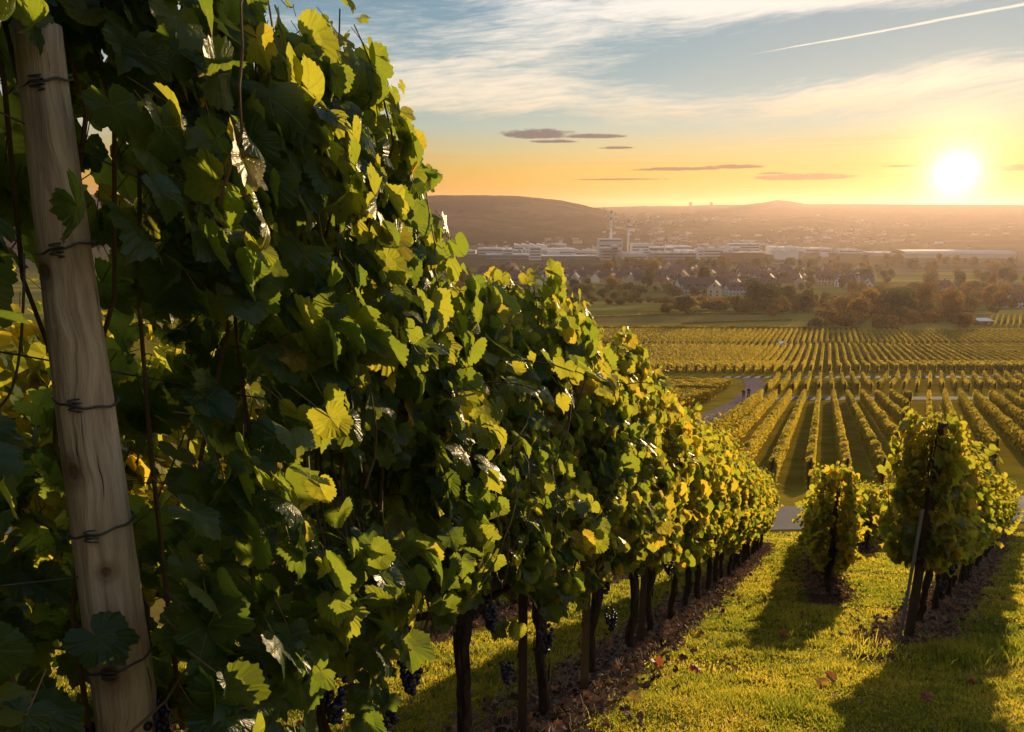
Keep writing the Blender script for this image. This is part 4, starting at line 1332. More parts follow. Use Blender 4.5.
def tree_trunk(seed, Hh, Rr, low, conic=0):
    g = np.random.default_rng(seed + 7)
    mb = MB()
    t = np.linspace(0, 1, 7)
    top = Hh * (.75 if not conic else .95)
    mb.tube(np.stack([g.normal(0, .04, 7) * Hh * .1, g.normal(0, .04, 7) * Hh * .1, -.4 + t * (top + .4)], 1), np.linspace(Hh * .028, Hh * .006, 7), 7, 0, .1, seed=seed)
    for i in range(0 if conic else 6):
        a = g.uniform(0, 6.28); z0 = low + (Hh - low) * g.uniform(.05, .4); L_ = Rr * g.uniform(.5, .85)
        q = np.linspace(0, 1, 4)
        mb.tube(np.stack([L_ * q * math.cos(a), L_ * q * math.sin(a), z0 + L_ * .7 * q ** 1.2], 1), np.linspace(Hh * .012, Hh * .004, 4), 5)
    return mb.mesh('trunk', M_tbark)


PRO = {}
def proto(kind, i):
    key = (kind, i)
    if key in PRO: return PRO[key]
    s = 600 + hash(kind) % 1 + i * 11 + {'green': 0, 'olive': 100, 'autumn': 200, 'conifer': 300, 'bush': 400, 'redbush': 500}[kind]
    if kind in ('green', 'olive', 'autumn'):
        sh = [(12, 5.4, .9), (15, 6.0, 1.3), (10, 6.2, .5)][i % 3]
        mat = {'green': M_tg, 'olive': M_to, 'autumn': M_ta}[kind]
        r = (crown_mesh(s, *sh[:1], sh[1], sh[2], 2300, .46, mat), tree_trunk(s, *sh))
    elif kind == 'conifer':
        r = (crown_mesh(s, 14, 2.4 + i * .5, .8, 1500, .42, M_tg, 1.0), tree_trunk(s, 14, 2.4, .8, 1))
    else:
        r = (crown_mesh(s, 3.4, 2.8, .1, 900, .34, M_to if kind == 'bush' else M_ta), tree_trunk(s, 3.0, 2.0, .2))
    PRO[key] = r
    return r


def tree(kind, i, px, Y, size, label=None, group=None, xyz=None):
    c, t = proto(kind, i % 3)
    x, y, _ = P(px, Y)
    z = float(T(x, y)) if xyz is None else xyz
    nm = {'green': 'leafy_tree', 'olive': 'leafy_tree', 'autumn': 'autumn_tree', 'conifer': 'conifer_tree', 'bush': 'bush', 'redbush': 'bush'}[kind]
    r = empty(nm, (x, y, z), random.uniform(0, 6.28))
    H0 = {'conifer': 14, 'bush': 3.4, 'redbush': 3.4}.get(kind, [12, 15, 10][i % 3])
    f = size / H0
    r.scale = (f * random.uniform(.9, 1.15), f * random.uniform(.9, 1.15), f)
    tag(r, label, 'bush' if 'bush' in kind else 'tree', group)
    inst('crown', c, r); inst('trunk', t, r)
    return r


# trees one can point at
for a in [('bush', 0, 687, 400, 10.5, 'big round dark bush at the meadow edge left of the tree belt'),
          ('bush', 1, 668, 405, 5.5, 'small low bush touching the big round bush on its left'),
          ('conifer', 0, 738, 425, 9.0, 'small dark conical tree standing alone before the tree belt'),
          ('green', 1, 756, 440, 17.5, 'tallest dark broad tree at the left end of the tree belt'),
          ('green', 2, 771, 448, 15, 'dark round tree beside the tallest belt tree'),
          ('olive', 1, 790, 430, 14.5, 'olive brown tree right of the dark round tree'),
          ('olive', 0, 808, 415, 13, 'olive tree with spreading crown in the middle of the belt'),
          ('green', 0, 705, 640, 19, 'dark tree standing close beside the white gabled house'),
          ('conifer', 1, 613, 905, 22, 'black pointed conifer before the power station'),
          ('autumn', 0, 607, 840, 19, 'rusty orange tree left of the conifer in the town'),
          ('autumn', 1, 722, 900, 20, 'bright orange autumn tree between dark roofs'),
          ('green', 1, 648, 640, 18, 'dark green tree at the left town edge above the meadow'),
          ('redbush', 0, 710, 560, 7, 'reddish bush in front of the white gabled house'),
          ('autumn', 2, 871, 400, 13, 'brown orange tree left of the sunlit slope'),
          ('autumn', 1, 925, 420, 17, 'tall orange lit pointed tree below the sun'),
          ('green', 2, 900, 385, 15, 'dark round tree below the orange lit tree'),
          ('autumn', 0, 955, 380, 14, 'orange round tree right of the tall lit tree')]:
    tree(*a)
rt = random.Random(4)
def scatter(n, kinds, pxr, Yr, sz, label, group, ok=None):
    c = 0; tries = 0
    while c < n and tries < n * 30:
        tries += 1
        px = rt.uniform(*pxr); Y = rt.uniform(*Yr)
        if ok and not ok(px, Y): continue
        kd = rt.choice(kinds)
        tree(kd, rt.randrange(3), px, Y, rt.uniform(*sz), {'green': 'dark green ', 'olive': 'olive ', 'autumn': 'orange brown ', 'conifer': 'dark conical ', 'bush': 'olive ', 'redbush': 'reddish '}[kd] + ('bush ' if 'bush' in kd else 'tree ') + label, kd + ' ' + group)
        c += 1


scatter(34, ['green', 'olive', 'olive', 'autumn'], (742, 870), (385, 480), (6, 10), 'in the belt above the last vine block', 'trees of the belt')
scatter(95, ['autumn', 'autumn', 'olive', 'autumn'], (850, 1100), (342, 620), (6, 11.5), 'on the sunlit slope below the sun', 'trees on the right slope', lambda p, Y: not (p > 985 and Y < 400))
scatter(36, ['redbush', 'bush', 'redbush'], (820, 1000), (316, 372), (3.2, 6.5), 'along the upper edge of the last vine block', 'bushes of the vineyard edge', lambda p, Y: p < 970 or Y > 375)
scatter(48, ['bush', 'bush', 'green', 'olive'], (530, 700), (470, 640), (4, 8), 'in the gardens before the town', 'plants of the gardens')
scatter(60, ['redbush', 'bush', 'redbush'], (742, 1000), (372, 520), (3.5, 7), 'filling the gaps between the belt trees', 'bushes between the belt trees', lambda p, Y: p < 975 or Y > 400)
scatter(30, ['bush', 'bush', 'olive'], (600, 745), (415, 520), (3, 6.5), 'in the hedges around the small meadow', 'bushes around the small meadow', lambda p, Y: Y > 470 or p > 660)
scatter(10, ['bush', 'redbush'], (690, 750), (425, 470), (4, 7), 'along the hedge line before the town meadow', 'bushes of the hedge line')
scatter(70, ['green', 'olive', 'autumn'], (470, 870), (590, 920), (6, 10.5), 'between the roofs of the town', 'trees of the town')
scatter(40, ['green', 'olive', 'green'], (652, 765), (935, 1090), (10, 16), 'of the dark wood behind the town', 'trees of the wood behind town')
scatter(14, ['olive', 'green', 'autumn'], (625, 655), (900, 1000), (12, 18), 'of the small wood left of the town wood', 'trees of the small wood')
scatter(95, ['olive', 'autumn', 'green', 'olive'], (765, 1080), (620, 1180), (7, 15), 'in the hazy plain under the sun', 'trees of the hazy plain')
scatter(12, ['olive', 'green'], (380, 480), (500, 900), (9, 16), 'left of the town beyond the vines', 'trees left of the town')

# ------------------------------------------------------------------ houses
M_walls = [plain('cream_render', (.58, .50, .40), .9, .1, .12, .6), plain('white_render', (.76, .74, .72), .9, .1, .1, .6), plain('pale_blue_render', (.42, .50, .56), .9, .1, .1, .6),
           plain('ochre_render', (.50, .37, .24), .9, .1, .15, .6)]
M_roofs = [plain('brown_tile', (.10, .058, .055), .85, .15, .35, 2.0, .3), plain('slate_tile', (.075, .06, .072), .8, .2, .3, 2.0, .3), plain('red_tile', (.15, .075, .055), .85, .15, .35, 2.0, .3)]
M_win = plain('window_glass', (.05, .06, .08), .15, .6, .1, 1)
M_chim = plain('chimney_brick', (.16, .09, .07), .9, .1, .3, 4)
M_door = plain('door_wood', (.08, .05, .035), .7, .2, .3, 3)

HP = {}
def house_parts(i):
    """w along the ridge, d across; several shapes"""
    if i in HP: return HP[i]
    W, D, E, Rg = [(11, 9, 5.2, 9.8), (14, 10, 5.6, 10.6), (10, 9.5, 6.0, 11.2), (24, 10, 5.4, 10.0), (12, 11, 7.2, 12.4)][i % 5]
    w2, d2 = W / 2, D / 2
    wall = MB()
    wall.poly([(-w2, -d2, -2), (w2, -d2, -2), (w2, d2, -2), (-w2, d2, -2), (-w2, -d2, E), (w2, -d2, E), (w2, d2, E), (-w2, d2, E), (-w2, 0, Rg - .25), (w2, 0, Rg - .25)],
              [(0, 1, 5, 4), (2, 3, 7, 6), (1, 2, 6, 9, 5), (3, 0, 4, 8, 7), (0, 3, 2, 1), (4, 5, 9, 8), (6, 7, 8, 9)])
    roof = MB()
    o = .6; s = (Rg - E) / d2; t = .25
    for sg in (-1, 1):
        y1 = sg * (d2 + o); z1 = E - s * o
        roof.poly([(-w2 - o, y1, z1), (w2 + o, y1, z1), (w2 + o, 0, Rg), (-w2 - o, 0, Rg), (-w2 - o, y1, z1 + t), (w2 + o, y1, z1 + t), (w2 + o, 0, Rg + t), (-w2 - o, 0, Rg + t)],
                  [(0, 3, 2, 1), (4, 5, 6, 7), (0, 1, 5, 4), (1, 2, 6, 5), (3, 0, 4, 7)])
    if i % 5 in (1, 3):                                       # dormers
        for dx in ((-w2 * .45, w2 * .45) if W < 20 else (-w2 * .6, -w2 * .1, w2 * .45)):
            y0 = -d2 * .62; zb = E + s * (d2 + y0)
            roof.box(dx - 1.1, dx + 1.1, y0 - .9, y0 + 2.0, zb - .3, zb + 1.5)
    chim = MB(); chim.box(w2 * .35, w2 * .35 + .8, .5, 1.3, Rg - 2.2, Rg + 1.1); chim.box(w2 * .35 - .1, w2 * .35 + .9, .4, 1.4, Rg + 1.1, Rg + 1.3)
    win = MB(); win.box(-.65, .65, -.06, .04, 0, 1.35); wm = win.mesh('window', M_win)
    door = MB(); door.box(-.55, .55, -.07, .04, 0, 2.1); dm = door.mesh('door', M_door)
    HP[i] = (W, D, E, Rg, wall, roof, chim.mesh('chimney', M_chim), wm, dm, {})
    return HP[i]


def house(i, wc, rc, px, Y, rz, label, group=None, full=True, f=1.0):
    W, D, E, Rg, wall, roof, chm, wm, dm, cache = house_parts(i)
    if ('w', wc) not in cache: cache['w', wc] = wall.mesh('wall', M_walls[wc])
    if ('r', rc) not in cache: cache['r', rc] = roof.mesh('roof', M_roofs[rc])
    x, y, _ = P(px, Y)
    r = empty('house', (x, y, float(T(x, y))), rz)
    r.scale = (f, f, f)
    tag(r, label, 'house', group)
    inst('wall', cache['w', wc], r)
    ro = inst('roof', cache['r', rc], r)
    inst('chimney', chm, ro)
    if full:
        d2, w2 = D / 2, W / 2
        for xx in np.arange(-w2 + 1.8, w2 - 1, 2.9):
            for zz in ((1.0, 3.6) if E < 7 else (1.0, 3.4, 5.5)):
                if zz == 1.0 and abs(xx) < 1.2: continue
                inst('window', wm, r, (xx, -d2, zz))
        for sx, rr in ((-1, -math.pi / 2), (1, math.pi / 2)):
            for yy in (-D * .22, D * .22):
                for zz in (1.2, 3.7): inst('window', wm, r, (sx * w2, yy, zz), rr)
            inst('window', wm, r, (sx * w2, 0, E + 1.0), rr)
        inst('door', dm, r, (0, -d2, 0))
    return r


GAB = math.pi / 2
for a in [(4, 0, 1, 715, 560, GAB - .35, 'tall white gabled house beside the dark tree at the meadow edge'),
          (3, 2, 1, 741, 575, .1, 'long pale house with dark roof right of the white gabled house'),
          (3, 2, 1, 697, 585, .05, 'long pale blue house with slate roof left of the white gabled house'),
          (1, 0, 0, 757, 590, -.5, 'cream house with brown roof behind the conical tree'),
          (0, 0, 0, 770, 690, GAB - .3, 'small house with bright gable above the dark tree'),
          (2, 1, 0, 747, 700, GAB - .2, 'white gabled house in the second line of roofs'),
          (0, 1, 1, 629, 890, GAB - .4, 'small white gabled house right of the pointed conifer'),
          (0, 2, 1, 566, 690, GAB - .4, 'pale blue gabled house at the left end of the town'),
          (2, 1, 1, 575, 700, GAB - .3, 'narrow white gabled house beside the pale blue one'),
          (2, 1, 1, 803, 700, GAB - .5, 'bright white gabled house among the right town roofs'),
          (1, 0, 2, 825, 720, -.4, 'cream house with red roof at the right town end'),
          (2, 1, 0, 868, 640, GAB - .6, 'white gabled house in the hazy part right of the town'),
          (0, 1, 2, 842, 680, .4, 'small white house with red roof in the haze'),
          (1, 1, 2, 942, 600, .3, 'lone white house with reddish roof under the sun'),
          ]:
    house(*a)
house(3, 1, 2, 1004, 560, -.25, 'large half timbered house with wide red brown roof at the right edge', f=.92)
house(0, 1, 2, 1018, 452, .2, 'small white cottage cut by the right edge', f=.9)
rt = random.Random(9)
cnt = 0
for Y in (600, 632, 665, 700, 735, 775, 820, 870, 920):
    px = 480 + rt.uniform(0, 10)
    while px < 880:
        i = rt.choice([0, 1, 1, 2, 3, 4]); W = [11, 14, 10, 24, 12][i]
        if rt.random() < (.93 if px < 800 else .6) and not (Y < 690 and px < 655) and not (Y < 660 and px > 770):
            house(i, rt.choice([0, 0, 1, 3, 3]), rt.choice([0, 1, 1, 0, 2]), px, Y + rt.uniform(-5, 5), rt.choice([.08, -.12, .2, GAB - .2, GAB - .4, .1]),
                  'tile roofed house packed in the rows of the valley town', 'houses of the town', Y < 660)
            cnt += 1
        px += (W + rt.uniform(2, 6)) * 721 / Y
print('town houses', cnt)

# tiny houses across the valley
M_tiny = [M_walls[1], M_walls[0]]
tm = []
for i in range(4):
    mb = MB()
    w_, d_, e_, r_ = [(14, 11, 7, 12), (22, 12, 9, 14), (12, 10, 6, 10), (30, 13, 11, 14)][i]
    a, b = w_ / 2, d_ / 2
    mb.poly([(-a, -b, -6), (a, -b, -6), (a, b, -6), (-a, b, -6), (-a, -b, e_), (a, -b, e_), (a, b, e_), (-a, b, e_), (-a, 0, r_), (a, 0, r_)], [(0, 1, 5, 4), (2, 3, 7, 6), (1, 2, 6, 9, 5), (3, 0, 4, 8, 7)])
    mb.poly([(-a - 1, -b - 1, e_ - .6), (a + 1, -b - 1, e_ - .6), (a + 1, 0, r_ + .3), (-a - 1, 0, r_ + .3), (-a - 1, b + 1, e_ - .6), (a + 1, b + 1, e_ - .6)], [(0, 1, 2, 3), (3, 2, 5, 4)], 1)
    tm.append((mb.mesh('house', [M_walls[1], M_roofs[0]]), mb.mesh('house', [M_walls[0], M_roofs[2]])))


def T2(x, y):
    return max(float(T(x, y)), float(hill_z('middle_hill', x, y)), float(hill_z('left_hill', x, y)))


def slope_houses(n, pxr, Yr, label, group, clump=.5):
    c = 0
    while c < n:
        px = rt.uniform(*pxr); Y = rt.uniform(*Yr)
        x = (px - 512) / 721 * Y
        if vnoise(x, Y, 260, 5) < clump: continue
        o = inst('hillside_house', tm[rt.randrange(4)][rt.randrange(2)], None, (x, Y, T2(x, Y)), rt.uniform(-.5, .5), rt.uniform(.45, .85))
        tag(o, label, 'house', group)
        c += 1


slope_houses(225, (600, 900), (2100, 3800), 'tiny pale house scattered on the hazy slope across the valley', 'houses on the far slope', .5)
slope_houses(26, (478, 578), (1750, 2080), 'small white house at the foot of the wooded hill', 'houses at the foot of the wooded hill', .3)
slope_houses(34, (640, 780), (1700, 2200), 'pale house on the valley floor behind the works', 'houses behind the works', .35)
slope_houses(24, (850, 1080), (1500, 3600), 'faint house in the golden haze under the sun', 'houses in the golden haze', .5)

# ------------------------------------------------------------------ works and power station
M_ind = [plain('pale_cladding', (.60, .56, .51), .7, .3, .12, .05), plain('grey_concrete', (.36, .34, .33), .85, .2, .2, .05), plain('brown_cladding', (.17, .10, .075), .8, .2, .2, .05), plain('white_cladding', (.74, .71, .68), .8, .1, .08, .05),
         plain('dark_concrete', (.20, .185, .18), .85, .2, .2, .05)]


def hall(name, px0, px1, ytop, Y, depth, m, label, cat, group=None, flat=True, bands=True, rz=0.0, base=None, roofm=3):
    x0, x1 = (px0 - 512) / 721 * Y, (px1 - 512) / 721 * Y
    zb = float(T((x0 + x1) / 2, Y)) if base is None else base
    Hh = max(4.0, z_at(ytop, Y) - zb)
    W = x1 - x0
    r = empty(name, ((x0 + x1) / 2, Y + depth / 2, zb), rz)
    tag(r, label, cat, group)
    mb = MB(); mb.box(-W / 2, W / 2, -depth / 2, depth / 2, -6, Hh - .6)
    mb.obj('wall', M_ind[m], r)
    mb = MB()
    if flat:
        mb.box(-W / 2 - .5, W / 2 + .5, -depth / 2 - .5, depth / 2 + .5, Hh - .6, Hh)
        for q in range(max(1, int(W / 22))):
            xx = -W / 2 + (q + .5) * W / max(1, int(W / 22))
            mb.box(xx - 2.5, xx + 2.5, -3, 3, Hh, Hh + 2.0)
    else:
        n = max(2, int(W / 14))
        for q in range(n):
            a = -W / 2 + q * W / n; b = a + W / n
            mb.poly([(a, -depth / 2, Hh - .6), (b, -depth / 2, Hh - .6), (a, -depth / 2, Hh + 3), (a, depth / 2, Hh - .6), (b, depth / 2, Hh - .6), (a, depth / 2, Hh + 3)],
                    [(0, 1, 2), (3, 5, 4), (0, 2, 5, 3), (1, 4, 5, 2)])
    mb.obj('roof', M_ind[roofm], r)
    if bands:
        k_ = 0
        for zz in np.arange(3.0, Hh - 3, 5.0 if Hh < 26 else 9.0):
            mb = MB(); mb.box(-W / 2 + 1.5, W / 2 - 1.5, -depth / 2 - .12, -depth / 2 + .1, zz, zz + 1.7)
            mb.obj('window_band', M_win, r); k_ += 1
    return r


def chimney(px, ytop, Y, r0, r1, m, label, base=None):
    x = (px - 512) / 721 * Y
    zb = float(T(x, Y)) if base is None else base
    Hh = z_at(ytop, Y) - zb
    r = empty('tall_chimney', (x, Y, zb), 0)
    tag(r, label, 'chimney')
    t = np.linspace(0, 1, 14)
    mb = MB(); mb.tube(np.stack([0 * t, 0 * t, -5 + t * (Hh + 5)], 1), np.interp(t, [0, 1], [r0, r1]), 20)
    mb.obj('shaft', M_ind[m], r, True)
    mb = MB(); mb.tube([(0, 0, Hh * .86), (0, 0, Hh * .905)], [r1 * 1.12 * 1.06, r1 * 1.1], 20, caps=True)
    mb.tube([(0, 0, Hh - .2), (0, 0, Hh + 5)], [r1 * .75, r1 * .7], 16)
    mb.obj('top_ring', M_ind[4], r, True)
    return r


YP = 1290
hall('boiler_house', 598, 621, 239, YP, 30, 0, 'tallest grey power station block around the chimney foot', 'power station', base=float(T(120, YP)))
hall('coal_bunker', 600.5, 611, 248, YP - 60, 26, 1, 'dark square block in front of the power station', 'building')
hall('turbine_hall', 611.5, 617, 246, YP - 58, 20, 1, 'narrow grey tower block beside the dark square block', 'building')
chimney(609.4, 213.5, YP + 48, 2.7, 1.7, 3, 'taller pale chimney rising behind the power station')
chimney(626.8, 222.5, YP + 30, 2.1, 1.7, 3, 'shorter pale chimney right of the power station')
chimney(663.3, 241, YP - 20, .9, .7, 3, 'thin short chimney in the middle of the works')
hall('filter_building', 630.5, 647.5, 243.5, YP + 20, 22, 3, 'white box building right of the shorter chimney', 'building')
hall('conveyor_tower', 639, 642, 249, YP - 20, 8, 3, 'small white tower below the white box building', 'tower', bands=False)
hall('silo_block', 622.5, 626, 253, YP - 30, 10, 3, 'little pale block at the foot of the shorter chimney', 'building', bands=False)
rt = random.Random(12)
L1 = [(478, 512, 250, 1420, 0), (514, 545, 247, 1520, 0), (547, 575, 250.5, 1440, 3), (556, 566, 246, 1560, 1), (575, 598, 252.5, 1380, 0), (486, 530, 256, 1290, 1), (535, 596, 257.5, 1270, 4),
      (622, 646, 255.5, 1250, 0), (648, 672, 249, 1330, 1), (668, 690, 248, 1400, 0), (652, 695, 254.5, 1255, 1), (676, 695, 252.5, 1300, 0), (696.5, 701.5, 250.5, 1240, 3), (702, 722, 250.5, 1250, 3),
      (727, 757, 245.5, 1420, 3), (773, 800, 249, 1390, 3), (776, 792, 253, 1330, 0), (803, 830, 250, 1500, 0), (440, 476, 252, 1450, 0), (836, 862, 252, 1470, 0), (868, 892, 254, 1400, 1)]
AD = ['long pale', 'wide pale', 'white', 'tall grey', 'low cream', 'low grey', 'long dark low', 'cream', 'blocky grey', 'pale', 'low long grey', 'small cream', 'narrow white upright', 'white office', 'white far',
      'white stepped', 'low cream', 'pale hazy', 'pale', 'faint pale', 'faint grey']
WH = ['at the left end of the works', 'second from the left end of the works', 'below the houses of the wooded hill', 'rising behind the left halls', 'just left of the power station', 'in front of the leftmost halls',
      'running up to the power station', 'at the foot of the white box building', 'right of the thin chimney foot', 'behind the thin short chimney', 'stretching below the middle of the works', 'left of the narrow white block', 'left of the white office block',
      'left of the big brown building', 'behind the big brown building', 'right of the big brown building', 'below the white stepped hall', 'in the haze right of the stepped hall', 'hidden behind vine leaves left of the works', 'under the left glow of the sun', 'beside the long curved hall']
for i, (a, b, yt, Y, m) in enumerate(L1):
    hall('factory_hall', a, b, yt - 1.6, Y, rt.uniform(25, 60), m, f'{AD[i]} factory hall {WH[i]}', 'factory', None, flat=i % 3 != 1)
for i in range(46):
    px = rt.uniform(484, 596) if i % 3 == 0 else rt.uniform(622, 830); wpx = rt.uniform(4, 13)
    hall('works_building', px, px + wpx, rt.uniform(247, 255), rt.uniform(1235, 1560), rt.uniform(15, 30), rt.choice([0, 3, 0, 1, 3]), 'small pale block among the bigger factory halls', 'building', 'small buildings of the works', i % 2 == 0, bands=i % 2 == 0)
hall('brown_hall', 723, 761, 252.5, 1225, 60, 2, 'big brown windowless building right of the white offices', 'factory', bands=False, roofm=1)
# the long hall with the vaulted roof under the sun
Yv = 1330
xa, xb = (896 - 512) / 721 * Yv, (1000 - 512) / 721 * Yv
r = empty('vaulted_hall', ((xa + xb) / 2, Yv, float(T(xa, Yv))), -.06)
tag(r, 'long low hall with shining vaulted roof under the sun', 'factory')
W = xb - xa
mb = MB(); mb.box(-W / 2, W / 2, -28, 28, -6, 7); mb.obj('wall', M_ind[0], r)
mb = MB(); th = np.linspace(0, math.pi, 22)
V = []; Fc = []
for e in (-1, 1):
    for a in th: V.append((e * (W / 2 + 1), -29 * math.cos(a), 7 + 6.5 * math.sin(a)))
for j in range(21): Fc.append((j, j + 1, 22 + j + 1, 22 + j))
Fc.append(tuple(range(22))); Fc.append(tuple(range(43, 21, -1)))
mb.poly(V, Fc); mb.obj('roof', plain('shiny_roof', (.5, .48, .45), .8, .1, .05, .05), r, True)
# motorway and a few valley roads
PP = lambda px, Y: P(px, Y)[:2]
ribbon('road', [PP(640, 1245), PP(755, 1190), PP(775, 1120), PP(800, 1030), PP(835, 975), PP(900, 960), PP(1100, 990)], 15, .6, M_path)  # pale concrete colour stands in for glancing sun on the motorway
ribbon('road', [PP(880, 650), PP(930, 640), PP(985, 760), PP(1080, 800)], 5, .3, M_path)
# far tower blocks and masts on the ridge
for i, px in enumerate((686.5, 706.5)):
    Y = 5330; x = (px - 512) / 721 * Y
    mb = MB(); mb.box(-9, 9, -9, 9, -60, 0)
    zt = z_at(202.3, Y)
    r = empty('tower_block', (x, Y, zt), 0); tag(r, ['distant tower block on the far ridge, the left one of two', 'distant tower block on the far ridge, the right one of two'][i], 'building')
    mb.obj('wall', M_ind[4], r); mb = MB(); mb.box(-3, 3, -3, 3, 0, 4); mb.obj('roof', M_ind[4], r)
for i, (px, y0, y1, Y, hl) in enumerate([(592.5, 207, 195.5, 5350, 'far_ridge'), (421.5, 262, 160, 1180, ''), (416.5, 262, 167, 1200, '')]):
    x = (px - 512) / 721 * Y
    zb, zt = (z_at(y0, Y) if hl else float(T(x, Y))), z_at(y1, Y)
    mb = MB(); hh_ = zt - zb; q = hh_ * .009
    for (a, b) in ((-1, -1), (1, -1), (1, 1), (-1, 1)):
        mb.tube([(a * q * 2, b * q * 2, -20), (a * q * .6, b * q * .6, hh_ * .7), (0, 0, hh_)], [q * .35, q * .3, q * .2], 5)
    for tt in np.linspace(.05, .9, 9):
        w_ = q * (2 - 1.6 * tt); mb.box(-w_, w_, -w_, w_, hh_ * tt, hh_ * tt + q * .25)
    o = mb.obj('radio_mast', M_ind[4]); o.location = (x, Y, zb)
    tag(o, ['thin radio mast on the far ridge above the works', 'taller thin radio mast before the wooded hill, behind the vine leaves', 'shorter thin radio mast before the wooded hill, behind the vine leaves'][i], 'mast')

# white roofed field shed beside the right vine block
x, y, z = P(988, 335)
r = empty('field_shed', (x, y, z), .05); tag(r, 'low shed with a flat white roof beside the right vine block', 'shed')
mb = MB(); mb.box(-3.1, 3.1, -2, 2, -1, 2.3); mb.obj('wall', plain('weathered_boards', (.16, .11, .09), .9, .1, .3, 1), r)
mb = MB(); mb.poly([(-3.6, -2.5, 2.3), (3.6, -2.5, 2.3), (3.6, 2.5, 3.0), (-3.6, 2.5, 3.0), (-3.6, -2.5, 2.5), (3.6, -2.5, 2.5), (3.6, 2.5, 3.2), (-3.6, 2.5, 3.2)], [(0, 3, 2, 1), (4, 5, 6, 7), (0, 1, 5, 4), (1, 2, 6, 5), (2, 3, 7, 6), (3, 0, 4, 7)])
mb.obj('roof', M_walls[1], r)
mb = MB(); mb.box(-.45, .45, -2.06, -1.98, 0, 2.0); mb.obj('door', M_door, r)


# ------------------------------------------------------------------ parked car
def car(x, y, z, rz, label):
    r = empty('parked_car', (x, y, z), rz); tag(r, label, 'car')
    prof = [(-2.1, .35), (-2.12, .75), (-1.95, .95), (-1.2, 1.02), (-.55, 1.42), (.85, 1.45), (1.55, 1.02), (2.05, .92), (2.1, .35)]
    V = []; Fc = []
    for yy, k_ in ((-.85, 1), (-.7, 1.0), (.7, 1.0), (.85, 1)):
        for (a, b) in prof: V.append((a, yy * (1 if b < 1.1 else .84), b))
    for i in range(3):
        for j in range(8): Fc.append((i * 9 + j, i * 9 + j + 1, i * 9 + 10 + j, i * 9 + 9 + j))
        Fc.append((i * 9 + 8, i * 9, i * 9 + 9, i * 9 + 17))
    Fc += [tuple(range(8, -1, -1)), tuple(range(27, 36))]
    mb = MB(); mb.poly(V, Fc); b = mb.obj('body', plain('white_car_paint', (.75, .74, .73), .25, .6, .03, 1), r)
    mb = MB()
    for s in (-1, 1):
        mb.poly([(-1.05, s * .865, 1.0), (1.35, s * .865, 1.0), (.8, s * .745, 1.38), (-.5, s * .745, 1.38), (-1.05, s * .83, 1.0), (1.35, s * .83, 1.0), (.8, s * .70, 1.38), (-.5, s * .70, 1.38)],
                [(0, 1, 2, 3), (7, 6, 5, 4), (0, 4, 5, 1), (1, 5, 6, 2), (2, 6, 7, 3), (3, 7, 4, 0)])
    mb.obj('window', M_win, r)
    for sx in (-1.3, 1.3):
        for s in (-1, 1):
            mb = MB(); mb.tube([(sx, s * .68, .32), (sx, s * .88, .32)], .32, 16); wv_ = mb.obj('wheel', M_rust, r)
            mb = MB(); mb.tube([(sx, s * .875, .32), (sx, s * .895, .32)], .18, 12); mb.obj('rim', M_steel, wv_)
    return r


x, y, z = P(786.5, 250.5)
car(x, y, z + .5, .5, 'small white car parked on the track between two striped vine blocks')


# ------------------------------------------------------------------ walkers on the path
def skin_body(name, pts, edges, rad, mat, parent, sub=2):
    me = bpy.data.meshes.new(name)
    me.from_pydata(pts, edges, [])
    o = bpy.data.objects.new(name, me); COL.objects.link(o)
    sk = o.modifiers.new('s', 'SKIN'); ss = o.modifiers.new('u', 'SUBSURF'); ss.levels = sub; ss.render_levels = sub
    sk.use_smooth_shade = True
    for v, r_ in zip(me.skin_vertices[0].data, rad): v.radius = (r_, r_) if not isinstance(r_, tuple) else r_
    me.skin_vertices[0].data[0].use_root = True
    dg = bpy.context.evaluated_depsgraph_get()
    dg.update()
    m2 = bpy.data.meshes.new_from_object(o.evaluated_get(dg))
    m2.name = name
    bpy.data.objects.remove(o)
    m2.materials.clear(); m2.materials.append(mat)
    return link(bpy.data.objects.new(name, m2), parent)


M_skin = plain('skin', (.45, .27, .19), .6, .3, .1, 5)
M_hair = plain('dark_hair', (.03, .02, .015), .6, .3, .3, 20)


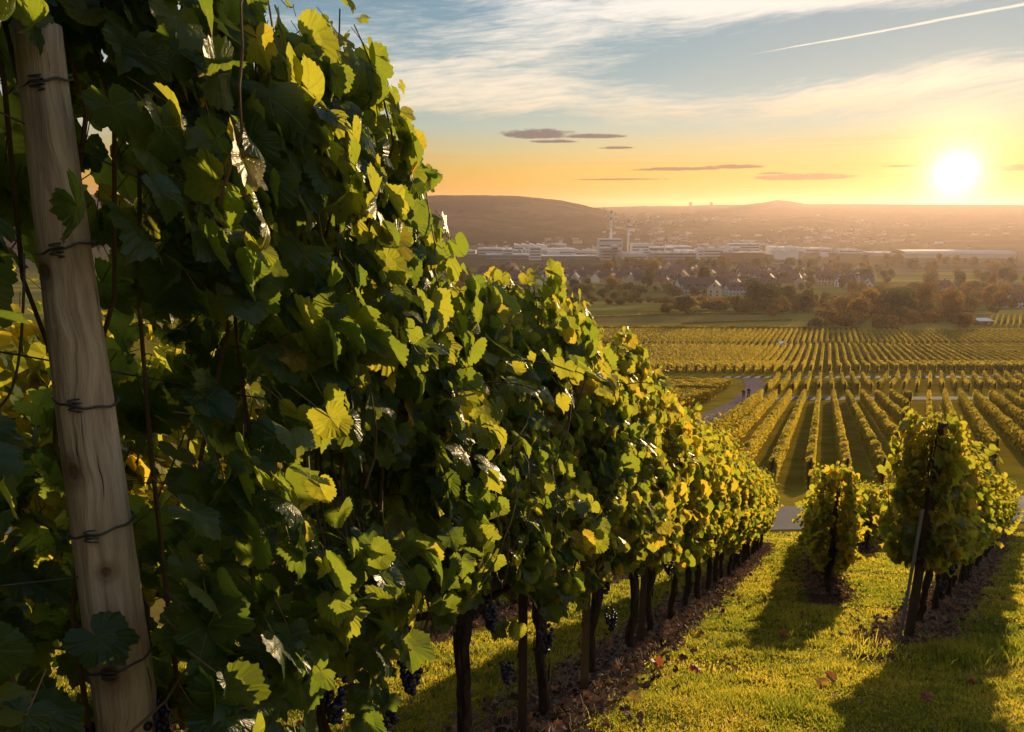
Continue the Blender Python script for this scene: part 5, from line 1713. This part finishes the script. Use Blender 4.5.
def walker(x, y, z, rz, Hh, jacket, trousers, label, stride=.28):
    r = empty('person', (x, y, z), rz); tag(r, label, 'person')
    r.scale = (Hh / 1.75,) * 3
    s = stride
    # pelvis chest neck head, legs, arms
    p = [(0, 0, .95), (0, .01, 1.12), (0, .02, 1.32), (0, .02, 1.46), (0, .03, 1.54), (0, .04, 1.64), (0, .04, 1.73),
         (.09, 0, .90), (.10, s * .55, .50), (.10, s * .9, .09), (.10, s * .9 + .16, .03),
         (-.09, 0, .90), (-.10, -s * .1, .50), (-.10, -s * .9, .12), (-.10, -s * .9 + .15, .04),
         (.17, .01, 1.40), (.23, -.10, 1.13), (.23, -.04, .90), (.23, 0, .80),
         (-.17, .01, 1.40), (-.23, .06, 1.13), (-.23, .16, .92), (-.23, .20, .83)]
    e = [(0, 1), (1, 2), (2, 3), (3, 4), (4, 5), (5, 6), (0, 7), (7, 8), (8, 9), (9, 10), (0, 11), (11, 12), (12, 13), (13, 14), (2, 15), (15, 16), (16, 17), (17, 18), (2, 19), (19, 20), (20, 21), (21, 22)]
    rd = [.12, .125, .14, .06, .055, .095, .07, .085, .058, .038, .032, .085, .058, .038, .032, .055, .042, .030, .028, .055, .042, .030, .028]
    skin_body('body', p, e, rd, M_skin, r)
    skin_body('jacket', [p[0], p[1], p[2], p[3], p[15], p[16], p[17], p[19], p[20], p[21]], [(0, 1), (1, 2), (2, 3), (2, 4), (4, 5), (5, 6), (2, 7), (7, 8), (8, 9)],
              [.15, .15, .16, .075, .075, .06, .045, .075, .06, .045], jacket, r)
    skin_body('trousers', [p[0], p[7], p[8], p[9], p[11], p[12], p[13]], [(0, 1), (1, 2), (2, 3), (0, 4), (4, 5), (5, 6)], [.14, .10, .075, .058, .10, .075, .058], trousers, r)
    skin_body('hair', [(0, .01, 1.66), (0, .0, 1.70), (0, .03, 1.755)], [(0, 1), (1, 2)], [.09, .10, .06], M_hair, r)
    return r


M_j1 = plain('navy_jacket', (.03, .03, .06), .8, .2, .2, 5); M_j2 = plain('plum_jacket', (.10, .02, .05), .8, .2, .2, 5); M_j3 = plain('dark_coat', (.02, .02, .03), .8, .2, .2, 5)
M_tr = plain('dark_trousers', (.025, .022, .035), .85, .2, .2, 5)
rr_ = -math.atan2(.45, 1)
walker(20.0, 76.0, hh(76.0) + .045, rr_, 1.78, M_j1, M_tr, 'walker in dark clothes alone on the pale concrete path')
walker(36.1, 109.0, hh(109) + .05, rr_, 1.72, M_j2, M_tr, 'walker in plum jacket, left one of the pair up the path')
walker(37.3, 110.2, hh(110.2) + .05, rr_, 1.80, M_j3, M_tr, 'walker in dark coat, right one of the pair up the path')

# ------------------------------------------------------------------ haze over the valley
m = bpy.data.materials.new('haze'); m.use_nodes = True
nt = m.node_tree; nt.nodes.remove(nt.nodes['Principled BSDF'])
pv = nt.nodes.new('ShaderNodeVolumePrincipled')
pv.inputs['Color'].default_value = (.95, .76, .73, 1)
pv.inputs['Density'].default_value = 6.2e-5
pv.inputs['Anisotropy'].default_value = .55
nt.links.new(pv.outputs[0], nt.nodes['Material Output'].inputs['Volume'])
mb = MB(); mb.box(-17500, 17500, -400, 8200, -86, 152)
tag(mb.obj('haze', m), None, None, None, 'stuff')
